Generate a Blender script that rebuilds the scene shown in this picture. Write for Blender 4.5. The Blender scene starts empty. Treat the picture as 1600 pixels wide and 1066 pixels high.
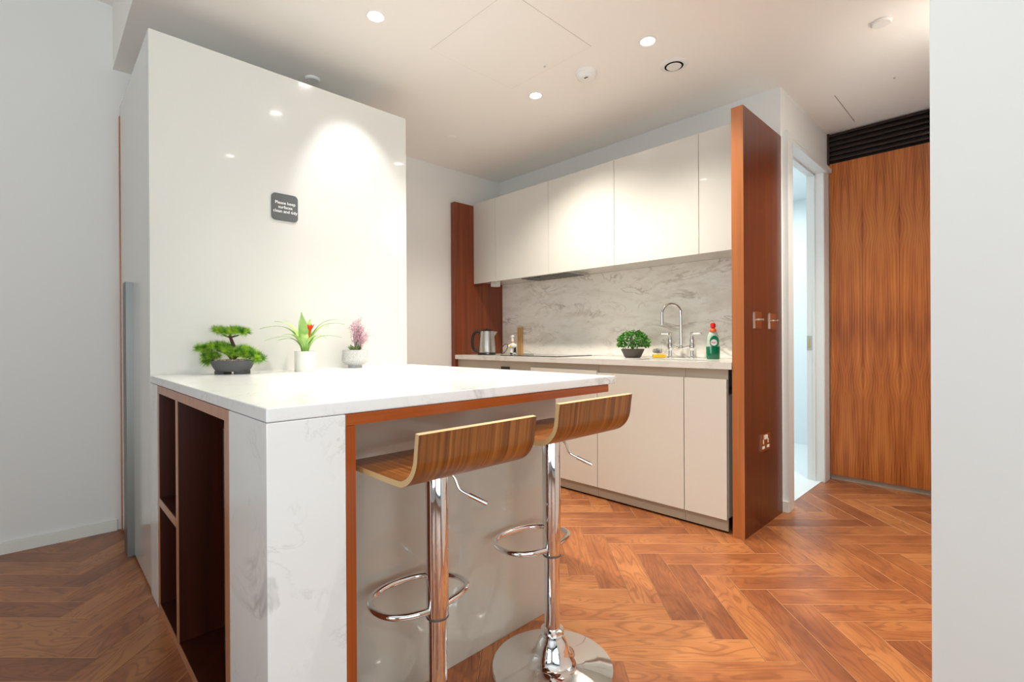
import bpy, bmesh, math, random
from mathutils import Vector, Matrix
random.seed(7)
PI = math.pi
S = bpy.context.scene
COL = S.collection

# ------------------------------------------------------------------ materials
def lin(c):
    c = c / 255.0
    return c / 12.92 if c <= 0.04045 else ((c + 0.055) / 1.055) ** 2.4
def rgb(r, g, b): return (lin(r), lin(g), lin(b), 1.0)

def new_mat(name):
    m = bpy.data.materials.new(name); m.use_nodes = True
    nt = m.node_tree
    return m, nt, nt.nodes['Principled BSDF']
def N(nt, typ, **kw):
    n = nt.nodes.new(typ)
    for k, v in kw.items():
        if k.startswith('i_'):
            key = k[2:]
            key = int(key) if key.isdigit() else key.replace('_', ' ')
            n.inputs[key].default_value = v
        else: setattr(n, k, v)
    return n
def L(nt, a, b): nt.links.new(a, b)
def ramp(nt, stops, interp='LINEAR'):
    r = nt.nodes.new('ShaderNodeValToRGB'); cr = r.color_ramp; cr.interpolation = interp
    while len(cr.elements) < len(stops): cr.elements.new(0.5)
    for e, (p, c) in zip(cr.elements, stops): e.position = p; e.color = c
    return r
def plain(name, col, rough=0.5, metal=0.0, coat=0.0, emis=None, spec=None, trans=0.0, bump=0.0, bscale=300):
    m, nt, b = new_mat(name)
    b.inputs['Base Color'].default_value = col
    b.inputs['Roughness'].default_value = rough
    b.inputs['Metallic'].default_value = metal
    b.inputs['Coat Weight'].default_value = coat
    b.inputs['Coat Roughness'].default_value = 0.03
    b.inputs['Transmission Weight'].default_value = trans
    if spec is not None: b.inputs['Specular IOR Level'].default_value = spec
    if emis:
        b.inputs['Emission Color'].default_value = emis[0]; b.inputs['Emission Strength'].default_value = emis[1]
    tc = N(nt, 'ShaderNodeTexCoord'); nz = N(nt, 'ShaderNodeTexNoise', i_Scale=bscale, i_Detail=3.0)
    L(nt, tc.outputs['Object'], nz.inputs['Vector'])
    bp = N(nt, 'ShaderNodeBump', i_Strength=bump, i_Distance=0.001)
    L(nt, nz.outputs['Fac'], bp.inputs['Height']); L(nt, bp.outputs['Normal'], b.inputs['Normal'])
    return m

M = {}
M['ceiling'] = plain('ceiling_paint', rgb(250, 248, 244), 0.8, bump=0.05, bscale=80)
M['wall'] = plain('wall_paint', rgb(232, 231, 229), 0.7, bump=0.08, bscale=120)
M['skirting'] = plain('skirting_paint', rgb(230, 229, 222), 0.4)
M['gloss'] = plain('white_gloss_lacquer', rgb(212, 211, 206), 0.16, coat=0.35)
M['gloss_shaded'] = plain('shaded_white_gloss_lacquer', rgb(186, 178, 166), 0.08, coat=0.6)  # the white gloss lacquer again, knee-space shade put into its colour
M['satin'] = plain('beige_satin_lacquer', rgb(226, 221, 211), 0.38, coat=0.1)
M['upper'] = plain('cream_gloss_lacquer', rgb(214, 211, 204), 0.2, coat=0.3)
M['plinth'] = plain('plinth_beige', rgb(170, 158, 140), 0.5)
M['rail'] = plain('rail_beige', rgb(195, 184, 166), 0.45)
M['chrome'] = plain('chrome', (0.82, 0.82, 0.83, 1), 0.045, metal=1.0)
M['steel'] = plain('brushed_steel', (0.55, 0.54, 0.52, 1), 0.28, metal=1.0)
M['darksteel'] = plain('handle_steel', (0.20, 0.20, 0.19, 1), 0.45, metal=1.0)
M['black'] = plain('black_plastic', (0.012, 0.011, 0.011, 1), 0.35)
M['blackgloss'] = plain('black_glass', (0.01, 0.01, 0.011, 1), 0.06)
M['darkgrey'] = plain('sign_grey', rgb(92, 94, 96), 0.45)
M['white'] = plain('white_plastic', rgb(238, 238, 236), 0.35)
M['letter'] = plain('white_lettering', rgb(250, 250, 250), 0.5)
M['bowl'] = plain('charcoal_clay', rgb(88, 88, 90), 0.6, bump=0.2)
M['bowl2'] = plain('brown_clay', rgb(92, 82, 78), 0.6, bump=0.2)
M['whitepot'] = plain('white_ceramic_pot', rgb(232, 230, 222), 0.5, bump=0.2)
M['bark'] = plain('bark', rgb(70, 45, 35), 0.8, bump=0.6)
M['orange'] = plain('red_bract', rgb(240, 60, 15), 0.5)
M['red'] = plain('red_cap', rgb(222, 25, 15), 0.35)
M['orangecap'] = plain('orange_collar', rgb(240, 90, 30), 0.4)
M['green_soap'] = plain('green_soap', rgb(0, 120, 78), 0.15, coat=0.5)
M['clear'] = plain('clear_bottle_plastic', rgb(200, 214, 200), 0.12, coat=0.4)
M['green_label'] = plain('green_label', rgb(5, 135, 88), 0.35)
M['sponge'] = plain('yellow_sponge', rgb(232, 190, 40), 0.85, bump=0.8, bscale=400)
M['yellow'] = plain('yellow_paint', rgb(240, 200, 20), 0.4)
M['wool'] = plain('steel_wool', (0.5, 0.5, 0.52, 1), 0.35, metal=1.0, bump=0.8)
M['palewood'] = plain('pale_beech', rgb(205, 160, 105), 0.5)
M['brass'] = plain('brass', (0.62, 0.46, 0.22, 1), 0.25, metal=1.0)
M['bronze'] = plain('bronze_plate', (0.66, 0.50, 0.38, 1), 0.12, metal=1.0)
M['louvre'] = plain('dark_louvre_wood', rgb(48, 28, 20), 0.45)
M['darkvoid'] = plain('dark_gap', (0.01, 0.008, 0.007, 1), 0.9)
M['lamp'] = plain('lamp_lens', (1, 1, 1, 1), 0.4, emis=((1.0, 0.93, 0.82, 1), 30.0))
M['tile'] = plain('bathroom_wall_white', rgb(226, 234, 236), 0.4)
M['doorwhite'] = plain('door_paint', rgb(226, 228, 226), 0.4)
M['taupe'] = plain('door_casing', rgb(206, 198, 190), 0.5)

def leaf_mat(name, c0, c1, scale=30.0):
    m, nt, b = new_mat(name)
    tc = N(nt, 'ShaderNodeTexCoord'); nz = N(nt, 'ShaderNodeTexNoise', i_Scale=scale, i_Detail=2.0)
    L(nt, tc.outputs['Object'], nz.inputs['Vector'])
    r = ramp(nt, [(0.35, c0), (0.65, c1)]); L(nt, nz.outputs['Fac'], r.inputs['Fac'])
    L(nt, r.outputs['Color'], b.inputs['Base Color'])
    b.inputs['Roughness'].default_value = 0.5
    b.inputs['Subsurface Weight'].default_value = 0.0
    return m
M['pine'] = leaf_mat('pine_needles', rgb(40, 120, 28), rgb(165, 205, 50), 35)
M['basil'] = leaf_mat('basil_leaves', rgb(30, 105, 25), rgb(95, 165, 55), 60)
M['brom'] = leaf_mat('bromeliad_leaf', rgb(130, 180, 75), rgb(190, 218, 135), 15)
M['sage'] = leaf_mat('sage_leaf', rgb(75, 100, 62), rgb(130, 155, 100), 60)
M['pinkf'] = leaf_mat('pink_flower', rgb(175, 120, 140), rgb(225, 185, 200), 200)
M['greyflower'] = leaf_mat('speckled_grey_pot', rgb(168, 168, 168), rgb(205, 204, 202), 260)
M['gravel'] = leaf_mat('gravel', rgb(120, 95, 70), rgb(225, 205, 180), 180)

def marble(name, base, vein, vein2, scale=1.6, rough=0.22, amount=0.5, stretch=(1, 1, 1), smudge=0.0, width=0.035):
    m, nt, b = new_mat(name)
    tc = N(nt, 'ShaderNodeTexCoord'); mp = N(nt, 'ShaderNodeMapping'); mp.inputs['Scale'].default_value = stretch
    mp.inputs['Rotation'].default_value = (0.3, 0.5, 0.35)
    L(nt, tc.outputs['Object'], mp.inputs['Vector'])
    def veins(sc, wd, seed, dist):
        n = N(nt, 'ShaderNodeTexNoise', i_Scale=sc, i_Detail=6.0, i_Roughness=0.6, i_Distortion=dist)
        ad = N(nt, 'ShaderNodeVectorMath', operation='ADD'); ad.inputs[1].default_value = (seed, seed * 2, -seed)
        L(nt, mp.outputs['Vector'], ad.inputs[0]); L(nt, ad.outputs[0], n.inputs['Vector'])
        s = N(nt, 'ShaderNodeMath', operation='SUBTRACT'); s.inputs[1].default_value = 0.5; L(nt, n.outputs['Fac'], s.inputs[0])
        a = N(nt, 'ShaderNodeMath', operation='ABSOLUTE'); L(nt, s.outputs[0], a.inputs[0])
        r = N(nt, 'ShaderNodeMapRange'); r.inputs['From Min'].default_value = 0; r.inputs['From Max'].default_value = wd
        r.inputs['To Min'].default_value = 1; r.inputs['To Max'].default_value = 0; L(nt, a.outputs[0], r.inputs['Value'])
        mk = N(nt, 'ShaderNodeTexNoise', i_Scale=sc * 1.3, i_Detail=2.0); L(nt, mp.outputs['Vector'], mk.inputs['Vector'])
        mr = N(nt, 'ShaderNodeMapRange'); mr.inputs['From Min'].default_value = 0.45; mr.inputs['From Max'].default_value = 0.65
        L(nt, mk.outputs['Fac'], mr.inputs['Value'])
        mu = N(nt, 'ShaderNodeMath', operation='MULTIPLY'); L(nt, r.outputs['Result'], mu.inputs[0]); L(nt, mr.outputs['Result'], mu.inputs[1])
        return mu.outputs[0]
    v1 = veins(scale, width, 3.0, 0.8); v2 = veins(scale * 3.2, width * 0.9, 11.0, 0.5)
    cl = N(nt, 'ShaderNodeTexNoise', i_Scale=scale * 1.7, i_Detail=5.0, i_Distortion=0.4); L(nt, mp.outputs['Vector'], cl.inputs['Vector'])
    cr = N(nt, 'ShaderNodeMapRange'); cr.inputs['From Min'].default_value = 0.5; cr.inputs['From Max'].default_value = 0.75
    cr.inputs['To Max'].default_value = smudge; L(nt, cl.outputs['Fac'], cr.inputs['Value'])
    def mix(fac_out, c_in, c2, f=1.0):
        mm = N(nt, 'ShaderNodeMath', operation='MULTIPLY'); mm.inputs[1].default_value = f; L(nt, fac_out, mm.inputs[0])
        mx = N(nt, 'ShaderNodeMix', data_type='RGBA'); L(nt, mm.outputs[0], mx.inputs['Factor'])
        if isinstance(c_in, tuple): mx.inputs['A'].default_value = c_in
        else: L(nt, c_in, mx.inputs['A'])
        mx.inputs['B'].default_value = c2
        return mx.outputs['Result']
    c = mix(cr.outputs['Result'], base, vein2)
    c = mix(v1, c, vein, amount); c = mix(v2, c, vein2, amount * 0.7)
    L(nt, c, b.inputs['Base Color'])
    b.inputs['Roughness'].default_value = rough
    return m
M['marble'] = marble('island_marble', rgb(230, 231, 231), rgb(160, 160, 160), rgb(192, 190, 186), 2.0, 0.2, 0.62, smudge=0.16, width=0.020)
M['backsplash'] = marble('backsplash_marble', rgb(252, 248, 240), rgb(132, 104, 82), rgb(190, 172, 150), 3.4, 0.22, 0.5, (0.7, 1, 1.7), smudge=0.35, width=0.03)
M['worktop'] = marble('worktop_marble', rgb(233, 230, 224), rgb(170, 160, 150), rgb(195, 188, 178), 2.0, 0.22, 0.4, smudge=0.2)

def veneer(name, dark, mid, light, across=26.0, along=0.9, rough=0.3, horizontal=False, coat=0.15):
    m, nt, b = new_mat(name)
    tc = N(nt, 'ShaderNodeTexCoord'); mp = N(nt, 'ShaderNodeMapping')
    mp.inputs['Scale'].default_value = (across, across, along) if not horizontal else (across, along, across)
    L(nt, tc.outputs['Object'], mp.inputs['Vector'])
    n1 = N(nt, 'ShaderNodeTexNoise', i_Scale=1.0, i_Detail=4.0, i_Distortion=0.25); L(nt, mp.outputs['Vector'], n1.inputs['Vector'])
    mp2 = N(nt, 'ShaderNodeMapping'); k = 9.0
    mp2.inputs['Scale'].default_value = (across * k, across * k, along * 3) if not horizontal else (across * k, along * 3, across * k)
    L(nt, tc.outputs['Object'], mp2.inputs['Vector'])
    n2 = N(nt, 'ShaderNodeTexNoise', i_Scale=1.0, i_Detail=2.0); L(nt, mp2.outputs['Vector'], n2.inputs['Vector'])
    mx = N(nt, 'ShaderNodeMix', data_type='FLOAT'); mx.inputs['Factor'].default_value = 0.3
    L(nt, n1.outputs['Fac'], mx.inputs['A']); L(nt, n2.outputs['Fac'], mx.inputs['B'])
    r = ramp(nt, [(0.3, dark), (0.5, mid), (0.7, light)]); L(nt, mx.outputs['Result'], r.inputs['Fac'])
    L(nt, r.outputs['Color'], b.inputs['Base Color'])
    b.inputs['Roughness'].default_value = rough; b.inputs['Coat Weight'].default_value = coat; b.inputs['Coat Roughness'].default_value = 0.2
    return m
M['walnut'] = veneer('walnut_veneer', rgb(98, 38, 10), rgb(124, 54, 17), rgb(146, 70, 26))
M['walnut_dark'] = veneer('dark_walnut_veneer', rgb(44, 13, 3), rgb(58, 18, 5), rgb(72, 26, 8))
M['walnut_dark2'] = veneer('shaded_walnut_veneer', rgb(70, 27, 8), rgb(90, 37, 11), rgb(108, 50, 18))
M['lip_pale'] = veneer('pale_walnut_lipping', rgb(160, 100, 66), rgb(176, 116, 80), rgb(188, 128, 92))
M['walnut_h'] = veneer('walnut_veneer_horizontal', rgb(128, 56, 18), rgb(156, 76, 28), rgb(176, 94, 40), horizontal=True)
M['walnut_or'] = veneer('orange_walnut', rgb(135, 58, 18), rgb(160, 76, 26), rgb(180, 94, 38))
M['walnut_edge'] = veneer('walnut_lipping', rgb(165, 95, 48), rgb(185, 112, 62), rgb(200, 130, 78))
M['seatwood'] = veneer('zebrano_ply', rgb(78, 38, 8), rgb(128, 72, 20), rgb(168, 104, 42), across=64.0, along=64.0, rough=0.3, coat=0.12)
# the seat grain runs across the profile: stripes vary only along y
for n in M['seatwood'].node_tree.nodes:
    if n.type == 'MAPPING':
        s = n.inputs['Scale'].default_value
        n.inputs['Scale'].default_value = (2.5, s[1] * 1.6, 2.5)
M['ply'] = plain('ply_edge', rgb(206, 172, 122), 0.5, bump=0.3)

def bookmatch(name):
    m, nt, b = new_mat(name)
    def MA(op, a, b_=None, c=None):
        n = N(nt, 'ShaderNodeMath', operation=op)
        for k_, v_ in enumerate((a, b_, c)):
            if v_ is None: continue
            if isinstance(v_, (int, float)): n.inputs[k_].default_value = v_
            else: L(nt, v_, n.inputs[k_])
        return n.outputs[0]
    tc = N(nt, 'ShaderNodeTexCoord'); sp = N(nt, 'ShaderNodeSeparateXYZ'); L(nt, tc.outputs['Object'], sp.inputs[0])
    P = 0.209
    d = MA('PINGPONG', MA('ADD', sp.outputs['X'], 0.235 + 5*P), P/2)       # distance to the figured joint of each leaf pair
    z = sp.outputs['Z']
    cb = N(nt, 'ShaderNodeCombineXYZ'); L(nt, d, cb.inputs[0]); L(nt, z, cb.inputs[2])
    mp = N(nt, 'ShaderNodeMapping'); mp.inputs['Scale'].default_value = (7.0, 1, 1.6); mp.inputs['Location'].default_value = (1.3, 0, 2.15)
    L(nt, cb.outputs[0], mp.inputs['Vector'])
    n1 = N(nt, 'ShaderNodeTexNoise', i_Scale=1.0, i_Detail=1.0, i_Distortion=0.1); L(nt, mp.outputs['Vector'], n1.inputs['Vector'])
    def bump(z0, w_, amp):
        q = MA('DIVIDE', MA('SUBTRACT', z, z0), w_); return MA('MULTIPLY', MA('EXPONENT', MA('MULTIPLY', MA('MULTIPLY', q, q), -1.0)), amp)
    bumps = MA('ADD', bump(1.77, 0.11, 9.0), MA('ADD', bump(0.70, 0.10, 8.0), bump(2.35, 0.25, 9.0)))
    f = MA('ADD', MA('SUBTRACT', MA('MULTIPLY', d, 420.0), bumps), MA('MULTIPLY', n1.outputs['Fac'], 20.0))
    sn = MA('SINE', f)
    mp2 = N(nt, 'ShaderNodeMapping'); mp2.inputs['Scale'].default_value = (220, 1, 4); L(nt, cb.outputs[0], mp2.inputs['Vector'])
    n2 = N(nt, 'ShaderNodeTexNoise', i_Scale=1.0, i_Detail=3.0); L(nt, mp2.outputs['Vector'], n2.inputs['Vector'])
    mp3 = N(nt, 'ShaderNodeMapping'); mp3.inputs['Scale'].default_value = (22, 1, 1.5); L(nt, cb.outputs[0], mp3.inputs['Vector'])
    n3 = N(nt, 'ShaderNodeTexNoise', i_Scale=1.0, i_Detail=2.0); L(nt, mp3.outputs['Vector'], n3.inputs['Vector'])
    v = MA('MULTIPLY_ADD', sn, 0.042, MA('MULTIPLY_ADD', n2.outputs['Fac'], 0.4, MA('MULTIPLY', n3.outputs['Fac'], 0.6)))
    # thin dark line along each figured joint
    ln = MA('MULTIPLY', MA('EXPONENT', MA('MULTIPLY', d, -420.0)), -0.12)
    v = MA('ADD', v, ln)
    r = ramp(nt, [(0.30, rgb(118, 55, 19)), (0.5, rgb(178, 98, 38)), (0.72, rgb(208, 130, 60))]); L(nt, v, r.inputs['Fac'])
    L(nt, r.outputs['Color'], b.inputs['Base Color'])
    b.inputs['Roughness'].default_value = 0.35
    return m
M['bookmatch'] = bookmatch('bookmatched_walnut')

def floor_mat():
    m, nt, b = new_mat('herringbone_oak')
    uv = N(nt, 'ShaderNodeUVMap'); uv.uv_map = 'plank'
    rn = N(nt, 'ShaderNodeUVMap'); rn.uv_map = 'tone'
    sr = N(nt, 'ShaderNodeSeparateXYZ'); L(nt, rn.outputs[0], sr.inputs[0])
    su = N(nt, 'ShaderNodeSeparateXYZ'); L(nt, uv.outputs[0], su.inputs[0])
    rz = N(nt, 'ShaderNodeMath', operation='MULTIPLY'); rz.inputs[1].default_value = 57.0; L(nt, sr.outputs[0], rz.inputs[0])
    cb = N(nt, 'ShaderNodeCombineXYZ'); L(nt, su.outputs[0], cb.inputs[0]); L(nt, su.outputs[1], cb.inputs[1]); L(nt, rz.outputs[0], cb.inputs[2])
    mp = N(nt, 'ShaderNodeMapping'); mp.inputs['Scale'].default_value = (2.6, 11.0, 1.0); L(nt, cb.outputs[0], mp.inputs['Vector'])
    n1 = N(nt, 'ShaderNodeTexNoise', i_Scale=1.0, i_Detail=1.5, i_Roughness=0.4, i_Distortion=0.3); L(nt, mp.outputs['Vector'], n1.inputs['Vector'])
    k = N(nt, 'ShaderNodeMath', operation='MULTIPLY'); k.inputs[1].default_value = 85.0; L(nt, n1.outputs['Fac'], k.inputs[0])
    sn = N(nt, 'ShaderNodeMath', operation='SINE'); L(nt, k.outputs[0], sn.inputs[0])
    rg = N(nt, 'ShaderNodeMapRange'); rg.inputs['From Min'].default_value = 0.2; rg.inputs['From Max'].default_value = 1.0; L(nt, sn.outputs[0], rg.inputs['Value'])
    mp3 = N(nt, 'ShaderNodeMapping'); mp3.inputs['Scale'].default_value = (7.0, 160.0, 1.0); L(nt, cb.outputs[0], mp3.inputs['Vector'])
    n3 = N(nt, 'ShaderNodeTexNoise', i_Scale=1.0, i_Detail=3.0); L(nt, mp3.outputs['Vector'], n3.inputs['Vector'])
    mp4 = N(nt, 'ShaderNodeMapping'); mp4.inputs['Scale'].default_value = (5.0, 9.0, 1.0); L(nt, cb.outputs[0], mp4.inputs['Vector'])
    n4 = N(nt, 'ShaderNodeTexNoise', i_Scale=1.0, i_Detail=4.0); L(nt, mp4.outputs['Vector'], n4.inputs['Vector'])
    # tone: random per plank + blotches + fibre
    t1 = N(nt, 'ShaderNodeMath', operation='MULTIPLY'); t1.inputs[1].default_value = 0.38; L(nt, sr.outputs[1], t1.inputs[0])
    t2 = N(nt, 'ShaderNodeMath', operation='MULTIPLY_ADD'); t2.inputs[1].default_value = 0.75; L(nt, n4.outputs['Fac'], t2.inputs[0]); L(nt, t1.outputs[0], t2.inputs[2])
    t3 = N(nt, 'ShaderNodeMath', operation='MULTIPLY_ADD'); t3.inputs[1].default_value = 0.35; L(nt, n3.outputs['Fac'], t3.inputs[0]); L(nt, t2.outputs[0], t3.inputs[2])
    r = ramp(nt, [(0.42, FLOOR_C[0]), (0.72, FLOOR_C[1]), (0.95, FLOOR_C[2])]); L(nt, t3.outputs[0], r.inputs['Fac'])
    mu = N(nt, 'ShaderNodeMath', operation='MULTIPLY'); mu.inputs[1].default_value = 0.38; L(nt, rg.outputs['Result'], mu.inputs[0])
    mx = N(nt, 'ShaderNodeMix', data_type='RGBA'); L(nt, mu.outputs[0], mx.inputs['Factor'])
    L(nt, r.outputs['Color'], mx.inputs['A']); mx.inputs['B'].default_value = FLOOR_C[3]
    L(nt, mx.outputs['Result'], b.inputs['Base Color'])
    b.inputs['Roughness'].default_value = 0.34
    bp = N(nt, 'ShaderNodeBump', i_Strength=0.25, i_Distance=0.0008); L(nt, n3.outputs['Fac'], bp.inputs['Height']); L(nt, bp.outputs['Normal'], b.inputs['Normal'])
    return m
FLOOR_C = [rgb(124, 70, 42), rgb(162, 97, 56), rgb(188, 123, 72), rgb(102, 52, 27)]
M['floor'] = floor_mat()
M['seam_lit'] = plain('lit_plank_bevel', rgb(204, 150, 104), 0.3)  # pale colour paints in the light caught by the bevel edges

# ------------------------------------------------------------------ mesh helpers
def box(bm, x0, x1, y0, y1, z0, z1):
    vs = [bm.verts.new((x, y, z)) for x in (x0, x1) for y in (y0, y1) for z in (z0, z1)]
    for f in ((0,1,3,2),(4,6,7,5),(0,4,5,1),(2,3,7,6),(0,2,6,4),(1,5,7,3)):
        bm.faces.new([vs[i] for i in f])
    return vs
def bev(bm, w, seg=2, verts=None):
    bmesh.ops.bevel(bm, geom=list(bm.edges) , offset=w, segments=seg, affect='EDGES', profile=0.7)
def BX(x0, x1, y0, y1, z0, z1, b=0.0, seg=2):
    bm = bmesh.new(); box(bm, min(x0,x1), max(x0,x1), min(y0,y1), max(y0,y1), min(z0,z1), max(z0,z1))
    if b: bev(bm, b, seg)
    return bm
def add_lathe(bm, prof, c=(0,0,0), seg=48, sx=1.0, sy=1.0, cap=True):
    rings = []
    for r, z in prof:
        rings.append([bm.verts.new((c[0]+r*sx*math.cos(2*PI*i/seg), c[1]+r*sy*math.sin(2*PI*i/seg), c[2]+z)) for i in range(seg)])
    for a, b_ in zip(rings, rings[1:]):
        for i in range(seg):
            j = (i+1) % seg
            bm.faces.new((a[i], a[j], b_[j], b_[i]))
    if cap:
        bm.faces.new(list(reversed(rings[0]))); bm.faces.new(rings[-1])
    return bm
def lathe(prof, c=(0,0,0), seg=48, sx=1.0, sy=1.0, cap=True): return add_lathe(bmesh.new(), prof, c, seg, sx, sy, cap)
def catmull(pts, n=8, closed=False):
    pts = [Vector(p) for p in pts]; out = []
    m = len(pts)
    for i in range(m if closed else m-1):
        p0 = pts[(i-1) % m] if closed or i > 0 else pts[0]
        p1 = pts[i]; p2 = pts[(i+1) % m]
        p3 = pts[(i+2) % m] if closed or i+2 < m else pts[-1]
        for k in range(n):
            t = k / n
            out.append(0.5*((2*p1)+(-p0+p2)*t+(2*p0-5*p1+4*p2-p3)*t*t+(-p0+3*p1-3*p2+p3)*t**3))
    if not closed: out.append(pts[-1])
    return out
def add_tube(bm, pts, r, seg=12, closed=False):
    pts = [Vector(p) for p in pts]; n = len(pts); rings = []
    rad = r if callable(r) else (lambda t: r)
    up = Vector((0, 0, 1)); prev = None
    for i, p in enumerate(pts):
        a = pts[(i-1) % n] if closed or i > 0 else pts[0]
        b_ = pts[(i+1) % n] if closed or i < n-1 else pts[-1]
        t = (b_-a).normalized() if (b_-a).length > 1e-9 else Vector((0,0,1))
        if prev is None:
            u = t.cross(up)
            if u.length < 1e-3: u = t.cross(Vector((1,0,0)))
            u.normalize()
        else:
            u = prev - t*prev.dot(t); u.normalize()
        prev = u; v = t.cross(u)
        rr = rad(i/max(1, n-1))
        rings.append([bm.verts.new(p + rr*(math.cos(2*PI*k/seg)*u + math.sin(2*PI*k/seg)*v)) for k in range(seg)])
    for i in range(n if closed else n-1):
        A = rings[i]; B = rings[(i+1) % n]
        for k in range(seg):
            j = (k+1) % seg
            try: bm.faces.new((A[k], A[j], B[j], B[k]))
            except ValueError: pass
    if not closed:
        bm.faces.new(list(reversed(rings[0]))); bm.faces.new(rings[-1])
    return bm
def tube(pts, r, seg=12, closed=False): return add_tube(bmesh.new(), pts, r, seg, closed)
def prism(bm, poly, axis, a, b_):
    """extrude a 2D polygon along axis; poly in the other two axes (order xyz)"""
    def mk(p, t):
        q = list(p); q.insert('xyz'.index(axis), t); return bm.verts.new(q)
    A = [mk(p, a) for p in poly]; B = [mk(p, b_) for p in poly]
    n = len(poly)
    bm.faces.new(A); bm.faces.new(list(reversed(B)))
    for i in range(n):
        j = (i+1) % n; bm.faces.new((A[i], B[i], B[j], A[j]))
    return bm
def add_ball(bm, c, r, sx=1, sy=1, sz=1, seg=16):
    m = Matrix.Translation(c) @ Matrix.Diagonal((sx, sy, sz, 1))
    bmesh.ops.create_uvsphere(bm, u_segments=seg, v_segments=max(6, seg//2), radius=r, matrix=m)
    return bm

def tag(o, label=None, cat=None, group=None, kind=None):
    if label: o['label'] = label
    if cat: o['category'] = cat
    if group: o['group'] = group
    if kind: o['kind'] = kind
    return o
def obj(name, bm, mat, parent=None, smooth=False, origin=None, local=False):
    bmesh.ops.recalc_face_normals(bm, faces=bm.faces)
    me = bpy.data.meshes.new(name)
    off = Vector((0, 0, 0))
    if parent is not None and not local:
        p = parent
        while p is not None: off += p.location; p = p.parent
    if origin is not None: off = Vector(origin)
    if off.length > 0: bmesh.ops.translate(bm, verts=bm.verts, vec=-off)
    bm.to_mesh(me); bm.free()
    o = bpy.data.objects.new(name, me); COL.objects.link(o)
    if parent is not None: o.parent = parent
    if origin is not None: o.location = Vector(origin)
    mats = mat if isinstance(mat, (list, tuple)) else [mat]
    for m in mats: me.materials.append(M[m] if isinstance(m, str) else m)
    if smooth:
        for p in me.polygons: p.use_smooth = True
        try: me.set_sharp_from_angle(angle=math.radians(35))
        except Exception: pass
    return o
def empty(name, loc, label, cat, group=None):
    o = bpy.data.objects.new(name, None); COL.objects.link(o); o.location = loc; o.empty_display_size = 0.05
    return tag(o, label, cat, group)
def struct(name, bm, mat): return tag(obj(name, bm, mat), kind='structure')
def text_bm(s, size, extrude=0.0006, spacing=1.0):
    cu = bpy.data.curves.new('t', 'FONT'); cu.body = s; cu.size = size; cu.extrude = extrude; cu.offset = size*0.005
    cu.align_x = 'CENTER'; cu.align_y = 'CENTER'; cu.resolution_u = 3; cu.space_line = spacing
    o = bpy.data.objects.new('t', cu); COL.objects.link(o)
    dg = bpy.context.evaluated_depsgraph_get(); me = bpy.data.meshes.new_from_object(o.evaluated_get(dg))
    bm = bmesh.new(); bm.from_mesh(me)
    bpy.data.objects.remove(o); bpy.data.curves.remove(cu); bpy.data.meshes.remove(me)
    return bm

# ------------------------------------------------------------------ dimensions
ZC = 2.55            # kitchen ceiling
ZL = 2.90            # living room ceiling
XL = -3.49           # left wall
YB = 3.21            # kitchen back wall
XH = -1.0            # hall wall face
YE = 4.25            # walnut wall at the end of the hall
YI = 0.34            # island / tall unit front line
XT = -2.5            # side of the tall unit
XI = -1.08           # front of the island
ZI0, ZI1 = 0.872, 0.902
XR, YR = -0.118, 1.2 # edge of the near right wall
X1, Y0 = 2.6, -3.2   # living room limits

# ------------------------------------------------------------------ floor
def build_floor():
    w, Ln = 0.115, 0.575
    a0, b0 = 0.440, 2.519
    s2 = math.sqrt(0.5)
    bm = bmesh.new(); uvl = bm.loops.layers.uv.new('plank'); tnl = bm.loops.layers.uv.new('tone')
    def toxy(a, b_): return ((a-b_)*s2, (a+b_)*s2)
    def plank(a, b_, A, B, vertical):
        cx, cy = toxy(a+A/2, b_+B/2)
        if not (-4.0 < cx < 3.0 and -3.6 < cy < 4.7): return
        if cx < -2.1 and cy > 3.6: return
        if cx > 0.4 and cy > 1.6: return
        r1, r2 = random.random(), random.random()
        c = 0.0017; g = 0.0006
        lo = [(a+g, b_+g), (a+A-g, b_+g), (a+A-g, b_+B-g), (a+g, b_+B-g)]
        hi = [(a+c, b_+c), (a+A-c, b_+c), (a+A-c, b_+B-c), (a+c, b_+B-c)]
        V = [bm.verts.new((*toxy(*p), -0.0012)) for p in lo]; W = [bm.verts.new((*toxy(*p), 0)) for p in hi]
        fs = [(W[0], W[1], W[2], W[3])] + [(V[i], V[(i+1)%4], W[(i+1)%4], W[i]) for i in range(4)]
        P = dict(zip(V+W, lo+hi))
        for f in fs:
            F = bm.faces.new(f); F.material_index = 0 if f is fs[0] else 1
            for lp in F.loops:
                pa, pb = P[lp.vert]
                u, v = (pb-b_, pa-a) if vertical else (pa-a, pb-b_)
                lp[uvl].uv = (u + r1*3, v + r2*2); lp[tnl].uv = (r1, r2)
    for n in range(-70, 71):
        for m in range(-14, 15):
            oa, ob = a0 + n*w + m*Ln, b0 - n*w + m*Ln
            plank(oa, ob-Ln, w, Ln, True)
            plank(oa+w, ob-w, Ln, w, False)
    return tag(obj('floor', bm, ['floor', 'seam_lit']), kind='structure')
build_floor()
bm = bmesh.new(); box(bm, -3.7, X1+0.2, Y0-0.2, YE+0.2, -0.10, -0.002)
struct('floor_base', bm, 'darkvoid')

# ------------------------------------------------------------------ shell
bm = bmesh.new(); box(bm, XL-0.12, XL, Y0-0.12, YB+0.12, 0, ZL); struct('wall_left', bm, 'wall')
bm = bmesh.new(); box(bm, XL, XH, YB, YB+0.1, 0, ZC); struct('wall_back', bm, 'wall')
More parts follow.
